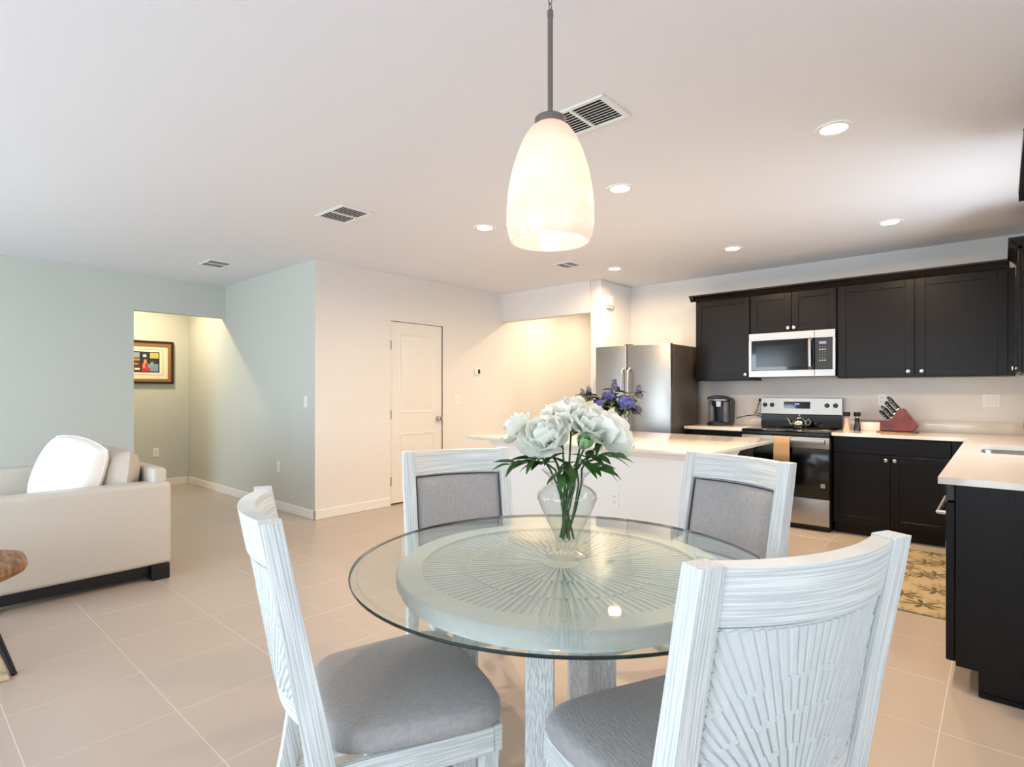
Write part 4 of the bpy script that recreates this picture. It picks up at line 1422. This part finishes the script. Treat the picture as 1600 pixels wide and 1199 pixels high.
for lat, fd in ((-.08, -.25), (-.30, .02), (.125, -.02), (.086, .24)):
    p = Vector((TX, TY)) + rt * lat + fw * fd
    legs.append(p)
    ang = math.atan2(p.y - TY, p.x - TX)
    M = Matrix.Translation((p.x, p.y, 0)) @ Matrix.Rotation(R(CAM_YAW), 4, 'Z')
    me = MB().box(-.038, .038, -.038, .038, .001, zt - .0305, bevel=.003, seg=1).mesh('leg')
    o = link('leg', me, 'wash_z', t)
    o.matrix_parent_inverse = Matrix.Identity(4)
    o.matrix_local = Matrix.Translation((-TX, -TY, 0)) @ M
for a, b in ((0, 3), (1, 2)):
    p, q = legs[a], legs[b]
    d = (q - p); L = d.length
    M = Matrix.Translation((p.x - TX, p.y - TY, .655)) @ Matrix.Rotation(math.atan2(d.y, d.x), 4, 'Z')
    me = MB().box(.03, L - .03, -.018, .018, 0 if a == 0 else .001, .0585, bevel=.002, seg=1).mesh('cross_rail')
    o = link('cross_rail', me, 'wash_x', t)
    o.matrix_parent_inverse = Matrix.Identity(4)
    o.matrix_local = M

# ------------------------------------------------------------------ dining chairs
PXC = .236           # post centre
IH = PXC - .026       # half width between the posts
def post_y(z):       # centre line of the rear posts
    if z >= .45:
        return -.205 - (z - .45) / .55 * LEAN
    return -.205 - ((.45 - z) / .45) ** 1.5 * .085
def bend(x):         # the back bows backwards in the middle
    return -.046 * (1 - (x / IH) ** 2)


def curved_bar(x0, x1, z0, z1, yf, yb, n=14, dz=None):
    """a bar that follows the bow of the back; yf / yb: front and rear offsets from the bowed surface"""
    rings = []
    for i in range(n + 1):
        x = x0 + (x1 - x0) * i / n
        b_ = bend(x)
        rings.append([(x, post_y(z0) + b_ + yb, z0), (x, post_y(z0) + b_ + yf, z0), (x, post_y(z1) + b_ + yf, z1), (x, post_y(z1) + b_ + yb, z1)])
    return MB().loft(rings, True, True)


def fan_slats():
    """clipped radial slats of the sunburst back: (name list of 8-point boxes)"""
    out = []
    cz_, lim_x, zlo, zhi = .46, IH - .0015, .565, .882
    tr = [(.08, .195, 24, .0058), (.185, .265, 34, .0044), (.255, .335, 44, .0032), (.325, .54, 54, .002)]
    random.seed(5)
    for (ra, rb, cnt, hgt) in tr:
        for i in range(cnt):
            a = R(-72 + 144 * (i + .5) / cnt + random.uniform(-.25, .25))
            da = R(144 / cnt) * .46
            sa, ca = math.sin(a), math.cos(a)
            lo, hi = ra + random.uniform(-.003, .003), rb + random.uniform(-.004, .004)
            # clip to the opening
            if ca > 1e-3:
                lo = max(lo, (zlo - cz_) / ca); hi = min(hi, (zhi - cz_) / ca)
            if abs(sa) > 1e-3:
                hi = min(hi, (lim_x - .004) / abs(sa))
            if hi - lo < .012:
                continue
            wl, wh = lo * math.tan(da), hi * math.tan(da)
            h_ = hgt * random.uniform(.8, 1.15)
            pts = []
            for r_, w_ in ((lo, wl), (hi, wh)):
                for sg in (-1, 1):
                    x = max(-lim_x, min(lim_x, r_ * sa + sg * w_ * ca))
                    z = max(zlo - .004, min(zhi + .004, cz_ + r_ * ca - sg * w_ * sa))
                    pts.append((x, z))
            out.append((pts, h_))
    return out


def slat_geo(mb, pts, h_):
    def P(p, off, k=1.0, c=None):
        x, z = p
        if c:
            x = c[0] + (x - c[0]) * k; z = c[1] + (z - c[1]) * k
        return (x, post_y(z) + bend(x) + off, z)
    a, b, c, d = pts      # lo-left, lo-right, hi-left, hi-right
    cen = (sum(p[0] for p in pts) / 4, sum(p[1] for p in pts) / 4)
    base = [P(q, -.011) for q in (a, b, d, c)]
    def inw(p, q):        # narrow the top of the slat across its width
        return (p[0] * .82 + q[0] * .18, p[1] * .82 + q[1] * .18)
    top = [P(q, -.013 - h_) for q in (inw(a, b), inw(b, a), inw(d, c), inw(c, d))]
    mb.hexa(base, top)
    return mb


def make_chair(label, loc, face, slats_as_parts, seat_z=.0):
    """face: unit vector on the floor that the sitter looks along"""
    t = thing('dining_chair', label, 'chair', (loc[0], loc[1], 0), math.atan2(face[1], face[0]) - PI / 2, 'dining chairs round the glass table', world=False)
    # rear posts
    for s in (-1, 1):
        rings = []
        for z in (0.001, .10, .22, .34, .44, .52, .62, .72, .82, .92, 1.0):
            y = post_y(z)
            hw = .026 if z > .3 else .020 + .006 * z / .3
            dp = .024 + .007 * max(0, 1 - abs(z - .45) / .3)
            x = s * (PXC - .008 * max(0, .45 - z) / .45)
            rings.append([(x - hw, y - dp, z), (x + hw, y - dp, z), (x + hw, y + dp, z), (x - hw, y + dp, z)])
        mb = MB().loft(rings)
        bmesh.ops.bevel(mb.bm, geom=[e for e in mb.bm.edges if abs(e.verts[0].co.z - e.verts[1].co.z) > .03], offset=.004, segments=2, profile=.5, affect='EDGES')
        mb.build('back_post', 'wash_z', t)
    curved_bar(-IH - .004, IH + .004, .892, .997, .020, -.020).build('top_rail', 'wash_x', t)
    curved_bar(-IH - .004, IH + .004, .515, .567, .016, -.018).build('lower_rail', 'wash_x', t)
    # panel behind the upholstery, upholstered front with piping, inner frame
    curved_bar(-IH - .004, IH + .004, .566, .886, .004, -.0115).build('back_panel', 'wash_plain', t)
    rings = []
    n = 16
    PW = IH - .006
    for i in range(n + 1):
        x = -PW + 2 * PW * i / n
        e = (1 - abs(x / PW) ** 6)
        row = []
        m_ = 12
        for j in range(m_ + 1):
            z = .572 + .31 * j / m_
            ez = (1 - abs((z - .727) / .155) ** 6)
            row.append((x, post_y(z) + bend(x) + .005 + .026 * (max(e * ez, 0)) ** .5, z))
        rings.append(row)
    pad = MB().loft(rings, False, False).build('back_cushion', 'seat_fabric', t, 60)
    pp = []
    for (x, z) in [(-PW + 2 * PW * k / 12, .573) for k in range(13)] + [(PW, .573 + .308 * k / 10) for k in range(1, 11)] + [(PW - 2 * PW * k / 12, .881) for k in range(1, 13)] + [(-PW, .881 - .308 * k / 10) for k in range(1, 11)]:
        pp.append((x, post_y(z) + bend(x) + .010, z))
    MB().tube(pp, .0032, 6).build('piping', 'piping', pad)
    # sunburst of slats on the rear side
    if slats_as_parts:
        for pts, h_ in fan_slats():
            slat_geo(MB(), pts, h_).build('slat', 'wash_plain', t, 0)
    else:
        mb = MB()
        for pts, h_ in fan_slats():
            slat_geo(mb, pts, h_)
        mb.build('sunburst_panel', 'wash_plain', t, 0)
    # seat frame
    fx, bx_ = .252, .210
    yb, yf = -.195, .235
    zt_, zb_ = .432, .365
    MB().hexa([(-fx, yf - .022, zb_), (fx, yf - .022, zb_), (fx, yf, zb_), (-fx, yf, zb_)], [(-fx, yf - .022, zt_), (fx, yf - .022, zt_), (fx, yf, zt_), (-fx, yf, zt_)], .002).build('seat_rail', 'wash_x', t)
    MB().box(-bx_, bx_, yb - .012, yb + .012, zb_, zt_, bevel=.002, seg=1).build('seat_rail', 'wash_x', t)
    for s in (-1, 1):
        a = [(s * (bx_ + .012), yb), (s * (bx_ + .034), yb), (s * (fx + .002), yf - .024), (s * (fx - .02), yf - .024)]
        MB().hexa([(x, y, zb_) for x, y in a], [(x, y, zt_) for x, y in a], .002).build('seat_rail', 'wash_y', t)
        x = s * (fx - .024)
        y = yf - .03
        MB().hexa([(x - .016, y - .016, .001), (x + .016, y - .016, .001), (x + .016, y + .016, .001), (x - .016, y + .016, .001)],
                  [(x - .023, y - .023, zt_ - .001), (x + .023, y - .023, zt_ - .001), (x + .023, y + .023, zt_ - .001), (x - .023, y + .023, zt_ - .001)], .003).build('front_leg', 'wash_z', t)
        # side stretcher
        MB().hexa([(s * .226 - .010, -.235, .165), (s * .226 + .010, -.235, .165), (s * .228 + .010, .19, .165), (s * .228 - .010, .19, .165)],
                  [(s * .226 - .010, -.235, .195), (s * .226 + .010, -.235, .195), (s * .228 + .010, .19, .195), (s * .228 - .010, .19, .195)], .002).build('stretcher', 'wash_y', t)
    MB().box(-.218, .218, -.03, -.01, .166, .194, bevel=.002, seg=1).build('stretcher', 'wash_x', t)
    # upholstered seat: trapezoid dome with rounded corners
    rings = []
    nn = 14
    def outline(k, grow, z):
        pts = []
        hw_f, hw_b, y0_, y1_ = .278 + grow, .224 + grow, -.19 - grow * .2, .258 + grow
        cr_ = .05
        N = 44
        for i in range(N):
            a = 2 * PI * i / N
            ca, sa = math.cos(a), math.sin(a)
            ex = 5.0
            u = math.copysign(abs(ca) ** (2 / ex), ca)
            v = math.copysign(abs(sa) ** (2 / ex), sa)
            y = (y0_ + y1_) / 2 + v * (y1_ - y0_) / 2 * k
            f = (y - y0_) / (y1_ - y0_)
            x = u * (hw_b + (hw_f - hw_b) * max(0, min(1, f))) * k
            pts.append((x, y, z))
        return pts
    for k, grow, z in ((.98, -.006, .4325), (1, 0, .438), (1, .004, .452), (1, .002, .468), (.975, 0, .482), (.92, 0, .488), (.8, 0, .492), (.55, 0, .495), (.25, 0, .496), (.05, 0, .496)):
        rings.append(outline(k, grow, z))
    MB().loft(rings).build('seat_cushion', 'seat_fabric', t, 60)
    return t


def chair_from_top(mid, face, label, parts):
    """mid: the point on the floor plan midway between the post tops (z = 1)"""
    f = Vector(face).normalized()
    o = Vector(mid) - f * post_y(1.0)
    return make_chair(label, (o.x, o.y), f, parts)


chair_from_top((-.262, 1.098), (-.905, .425), 'whitewashed dining chair nearest the camera, its sunburst slatted back towards us', True)
chair_from_top((-1.40, .648), (.39, .921), 'whitewashed dining chair at the left, seen from the side with grey seat', False)
chair_from_top((-1.975, 1.842), (.90, -.436), 'whitewashed dining chair with grey back cushion on the door side of the table', False)
chair_from_top((-.855, 2.44), (-.33, -.944), 'whitewashed dining chair with grey back cushion on the kitchen side of the table', False)

# ------------------------------------------------------------------ flowers
def petal_mesh(L, W, cup, ruffle, seed):
    rnd = random.Random(seed)
    mb = MB()
    bm = mb.bm
    nu, nv = 4, 4
    g = []
    for j in range(nv + 1):
        v = j / nv
        wv = W * (0.28 + .72 * math.sin(PI * min(1, v * .62 + .06)) ** .9)
        row = []
        for i in range(nu + 1):
            u = -1 + 2 * i / nu
            x = u * wv / 2
            z = L * v - (L * .16 * u * u if j == nv else 0) + (rnd.uniform(-.5, .5) * ruffle if j == nv else 0)
            y = -cup * (v * v) * L - .35 * cup * L * u * u * math.sin(PI * v) * -1 + (rnd.uniform(-1, 1) * ruffle * v)
            row.append(bm.verts.new((x, y, z)))
        g.append(row)
    for j in range(nv):
        for i in range(nu):
            bm.faces.new((g[j][i], g[j][i + 1], g[j + 1][i + 1], g[j + 1][i]))
    return mb.mesh('petal', 80)


PET = [petal_mesh(1, .85, c, .05, s) for s, c in ((1, .42), (2, .30), (3, .20), (4, .36))]
for m_ in PET:
    m_.materials.append(MATS['petal'])


def leaf_mesh(L, W, droop, seed=0):
    mb = MB()
    bm = mb.bm
    rows = []
    for j, v in enumerate((0, .18, .42, .68, .88, 1.0)):
        w_ = W * (math.sin(PI * v ** .8) ** .85 if 0 < v < 1 else .03)
        z = -droop * v * v * L
        rows.append([bm.verts.new((-w_ / 2, v * L, z + w_ * .18)), bm.verts.new((0, v * L, z)), bm.verts.new((w_ / 2, v * L, z + w_ * .18))])
    for a, b in zip(rows, rows[1:]):
        for i in range(2):
            bm.faces.new((a[i], a[i + 1], b[i + 1], b[i]))
    return mb.mesh('leaf', 60)


def frame_from_dir(d):
    d = Vector(d).normalized()
    return d.to_track_quat('Z', 'Y').to_matrix().to_4x4()


def bloom(t, centre, axis, rad, n, seed, mats=PET, openness=92):
    rnd = random.Random(seed)
    F = Matrix.Translation(centre) @ frame_from_dir(axis)
    base = Matrix.Translation((0, 0, -rad * .45))
    for i in range(n):
        f = (i + .5) / n
        tilt = R(4 + openness * f ** 1.1 + rnd.uniform(-6, 6))
        az = i * 2.39996 + rnd.uniform(-.2, .2)
        ln = rad * (1.02 + .22 * f) * rnd.uniform(.92, 1.08)
        wd = rad * (.62 + .62 * f)
        M = F @ base @ Matrix.Rotation(az, 4, 'Z') @ Matrix.Translation((0, rad * .10 * f, 0)) @ Matrix.Rotation(-tilt, 4, 'X') @ Matrix.Diagonal((wd, ln, ln, 1))
        o = link('petal', mats[(i + seed) % len(mats)], None, t)
        o.matrix_parent_inverse = Matrix.Identity(4)
        o.matrix_local = Matrix.Translation(-t.location) @ M


VX, VY = -1.030, 1.436
def at(px, py, depth):
    """a point at a given camera depth"""
    u = (px - 800) / 870
    v = (612 - py) / 870
    return Vector((-s_ + u * c_, c_ + u * s_, v)) * depth + Vector((0, 0, 1.28))


VB = GT + .0008
t = thing('glass_vase', 'clear footed glass vase in the middle of the dining table', 'vase', (VX, VY, VB))
op = [(.001, .003), (.045, .002), (.064, .0), (.066, .003), (.05, .010), (.034, .018), (.0315, .03), (.034, .045), (.041, .065), (.060, .105), (.083, .155), (.0945, .185), (.092, .20), (.075, .215), (.054, .226), (.051, .234), (.058, .250), (.080, .272)]
inn = [(.0785, .271), (.056, .2495), (.049, .234), (.052, .224), (.073, .213), (.090, .198), (.0925, .185), (.081, .155), (.058, .105), (.039, .067), (.031, .05), (.001, .046)]
MB().lathe(op + inn, VX, VY, 48, cz=VB).build('vase_glass', 'vase_glass', t, 50)

LEAF = [leaf_mesh(1, .42, .25), leaf_mesh(1, .34, .5), leaf_mesh(1, .5, .1)]
for m_ in LEAF:
    m_.materials.append(MATS['leaf'])


def leaf_obj(t, p, d, L, me, roll=0.0, name='leaf'):
    d = Vector(d).normalized()
    y = d
    x = y.cross(Vector((0, 0, 1)))
    if x.length < 1e-3: x = Vector((1, 0, 0))
    x.normalize()
    z = x.cross(y)
    M = Matrix(((x.x, y.x, z.x, p[0]), (x.y, y.y, z.y, p[1]), (x.z, y.z, z.z, p[2]), (0, 0, 0, 1))) @ Matrix.Rotation(roll, 4, 'Y') @ Matrix.Scale(L, 4)
    o = link(name, me, None, t)
    o.matrix_parent_inverse = Matrix.Identity(4)
    o.matrix_local = Matrix.Translation(-t.location) @ M
    return o


vc = Vector((VX, VY, 0))
def flower_stem(t, target, k, m='stem'):
    """stems cross low in the vase, pass its neck and rise to the flower"""
    a = k * 2.4
    hd = Vector((target.x - VX, target.y - VY, 0))
    hl = max(hd.length, 1e-4)
    hd = hd / hl
    foot = Vector((VX + .012 * math.cos(a), VY + .012 * math.sin(a), VB + .055)) - hd * .012
    neck = Vector((VX, VY, VB + .232)) + hd * min(.040, .5 * hl) + Vector((.006 * math.cos(a), .006 * math.sin(a), 0))
    rim = Vector((VX, VY, VB + .275)) + hd * min(.055, .45 * hl)
    mid_ = (foot + neck) / 2 + Vector((.004 * math.sin(a), .004 * math.cos(a), 0))
    MB().tube([foot, mid_, neck, rim, (rim + target) / 2 + Vector((0, 0, .004)), target], .0032, 7).build('stem', m, t)


peonies = [
    ('small white peony leaning out at the left of the bouquet', (806, 667), 1.74, .050, (-.75, .1, .6), 22),
    ('full white peony low at the left front of the bouquet', (850, 680), 1.68, .072, (-.35, -.55, .62), 36),
    ('large white peony at the top of the bouquet', (893, 648), 1.78, .080, (.0, -.1, 1), 38),
    ('large white peony at the right, tilted towards the kitchen', (952, 676), 1.76, .080, (.70, .25, .62), 38),
    ('white peony in the middle behind the green bud', (920, 660), 1.72, .066, (.3, -.5, .8), 32),
    ('white peony at the back of the bouquet, its top showing', (872, 652), 1.86, .062, (-.2, .5, .8), 28),
]
for k, (lab, (px, py), dep, rad, ax, npet) in enumerate(peonies):
    c = at(px, py, dep)
    axw = Vector((ax[0] * c_ - ax[1] * s_, ax[0] * s_ + ax[1] * c_, ax[2]))
    t = thing('white_peony', lab, 'flower', c, group='white peonies in the glass vase')
    bloom(t, c, axw, rad, npet, k + 3)
    base = c - axw.normalized() * rad * .55
    flower_stem(t, base, k)
    for q in range(3):
        a = q * 2.1 + k
        d = Vector((math.cos(a), math.sin(a), -.15))
        leaf_obj(t, base, d, rad * .8, LEAF[q], name='sepal')

c = at(912, 694, 1.66)
t = thing('peony_bud', 'green half-open bud low at the front of the bouquet', 'flower', c)
BUD = [petal_mesh(1, .8, .38, .0, 9)]
BUD[0].materials.append(MATS['bud_green'])
bloom(t, c, Vector((.1 * c_ + .35 * s_, .1 * s_ - .35 * c_, 1)), .034, 14, 4, BUD, 48)
flower_stem(t, c - Vector((0, 0, .018)), 7)

# leafy sprays at the vase rim
sprays = [
    ('leafy green spray reaching left over the vase rim', (845, 722), (793, 726)),
    ('leafy green spray bending left in front of the vase', (862, 712), (825, 720)),
    ('leafy green spray hanging over the right of the rim', (912, 722), (948, 735)),
    ('leafy green spray reaching right from the rim', (920, 712), (965, 715)),
    ('leafy green spray at the front of the rim', (885, 722), (880, 742)),
]
for k, (lab, a, b) in enumerate(sprays):
    pa, pb = at(*a, 1.70), at(*b, 1.66)
    t = thing('leaf_spray', lab, 'leaves', pa, group='leaf sprays in the glass vase')
    flower_stem(t, pa, k + 8)
    d = (pb - pa)
    L = max(d.length, .05)
    MB().tube([pa, (pa + pb) / 2 + Vector((0, 0, .006)), pb], .0018, 6).build('twig', 'stem', t)
    for q in range(6):
        f = (q // 2) / 3
        p = pa + d * f
        side = d.cross(Vector((0, 0, 1))).normalized() * (1 if q % 2 else -1)
        leaf_obj(t, p, d.normalized() * .9 + side * .55 + Vector((0, 0, .15 * ((q % 3) - 1))), .055 + .012 * (q % 3), LEAF[q % 3], .3 * (q % 2))
    leaf_obj(t, pb - d * .1, d, .06, LEAF[0])
    for q in range(3):
        ang = k * 1.3 + q * 2.2
        leaf_obj(t, pa - Vector((0, 0, .01)), Vector((math.cos(ang), math.sin(ang), .5)), .06, LEAF[q])

# blue flowers on the island
BXV, BYV = -2.60, 4.40
t = thing('island_vase', 'slim clear glass vase of blue flowers on the island', 'vase', (BXV, BYV, ZC))
MB().lathe([(.001, .0008), (.036, .0008), (.038, .006), (.037, .10), (.046, .17), (.060, .215), (.058, .215), (.0445, .17), (.0345, .10), (.034, .012), (.001, .010)], BXV, BYV, 32, cz=ZC).build('vase_glass', 'vase_glass', t, 50)
BL = [leaf_mesh(1, .45, .25), leaf_mesh(1, .38, .4)]
for m_ in BL:
    m_.materials.append(MATS['leaf_olive'])
dep = -s_ * BXV + c_ * BYV
heads = [
    ('round blue hydrangea head at the right of the island bouquet', (978, 630), -.12, 0.075, 'blue_floret', 'round'),
    ('small violet lilac head at the lower right of the island bouquet', (995, 641), -.02, .045, 'violet_floret', 'round'),
    ('violet lilac spike at the far right of the island bouquet', (998, 612), .04, .042, 'violet_floret', 'spike'),
    ('tall violet lilac spike at the top of the island bouquet', (960, 605), .0, .046, 'violet_floret', 'spike'),
    ('blue hydrangea head at the centre of the island bouquet', (951, 620), -.05, .060, 'blue_floret', 'round'),
    ('small blue flower head left of the centre of the island bouquet', (936, 632), -.12, .046, 'blue_floret', 'round'),
    ('violet lilac spike at the left of the island bouquet', (920, 615), .05, .044, 'violet_floret', 'spike'),
    ('dark violet lilac spike at the far left of the island bouquet', (910, 618), .0, .038, 'violet_floret', 'spike'),
]
for k, (lab, (px, py), dd, rad, m, form) in enumerate(heads):
    c = at(px, py, dep + dd)
    t = thing('blue_flower', lab, 'flower', c, group='blue flowers in the island vase')
    rnd = random.Random(k + 20)
    mb = MB()
    nfl = 60 if form == 'round' else 34
    for i in range(nfl):
        if form == 'round':
            zz = 1 - 2 * (i + .5) / nfl
            rr_ = math.sqrt(1 - zz * zz)
            p = c + Vector((rr_ * math.cos(i * 2.4), rr_ * math.sin(i * 2.4), zz * .85)) * rad * rnd.uniform(.82, 1.05)
        else:
            f = i / nfl
            rr_ = rad * (1 - .7 * f) * .8
            p = c + Vector((rr_ * math.cos(i * 2.4), rr_ * math.sin(i * 2.4), (f - .4) * rad * 2.6))
        nrm = (p - c).normalized()
        Fm = Matrix.Translation(p) @ frame_from_dir(nrm + Vector((rnd.uniform(-.4, .4), rnd.uniform(-.4, .4), rnd.uniform(-.2, .4))))
        s2 = rad * (.20 if form == 'round' else .26)
        for q in range(4):
            a = q * PI / 2
            vs = [mb.bm.verts.new(Fm @ Vector(v)) for v in ((0, 0, -s2 * .3), (s2 * math.cos(a - .6), s2 * math.sin(a - .6), 0), (s2 * 1.5 * math.cos(a), s2 * 1.5 * math.sin(a), s2 * .25), (s2 * math.cos(a + .6), s2 * math.sin(a + .6), 0))]
            mb.bm.faces.new(vs)
    fl = mb.build('florets', m, t, 0)
    fl['kind'] = 'stuff'
    foot = Vector((BXV + .012 * math.cos(k), BYV + .012 * math.sin(k), ZC + .03))
    neck = Vector((BXV + .02 * math.cos(k * 1.7), BYV + .02 * math.sin(k * 1.7), ZC + .19))
    MB().tube([foot, neck, (neck + c) / 2 + Vector((0, 0, .01)), c], .0028, 6).build('stem', 'stem_dark', t)
    for q in range(15):
        a = k * 1.9 + q * 2.4
        p = neck + (c - neck) * (.25 + .05 * q)
        out_ = (c - Vector((BXV, BYV, c.z)))
        d = Vector((math.cos(a), math.sin(a), rnd.uniform(-.3, .6))) + out_.normalized() * .3
        leaf_obj(t, p, d, rnd.uniform(.10, .15), BL[q % 2], rnd.uniform(-.5, .5))

for e_ in WORLD_EMPTIES:
    del e_['_world']
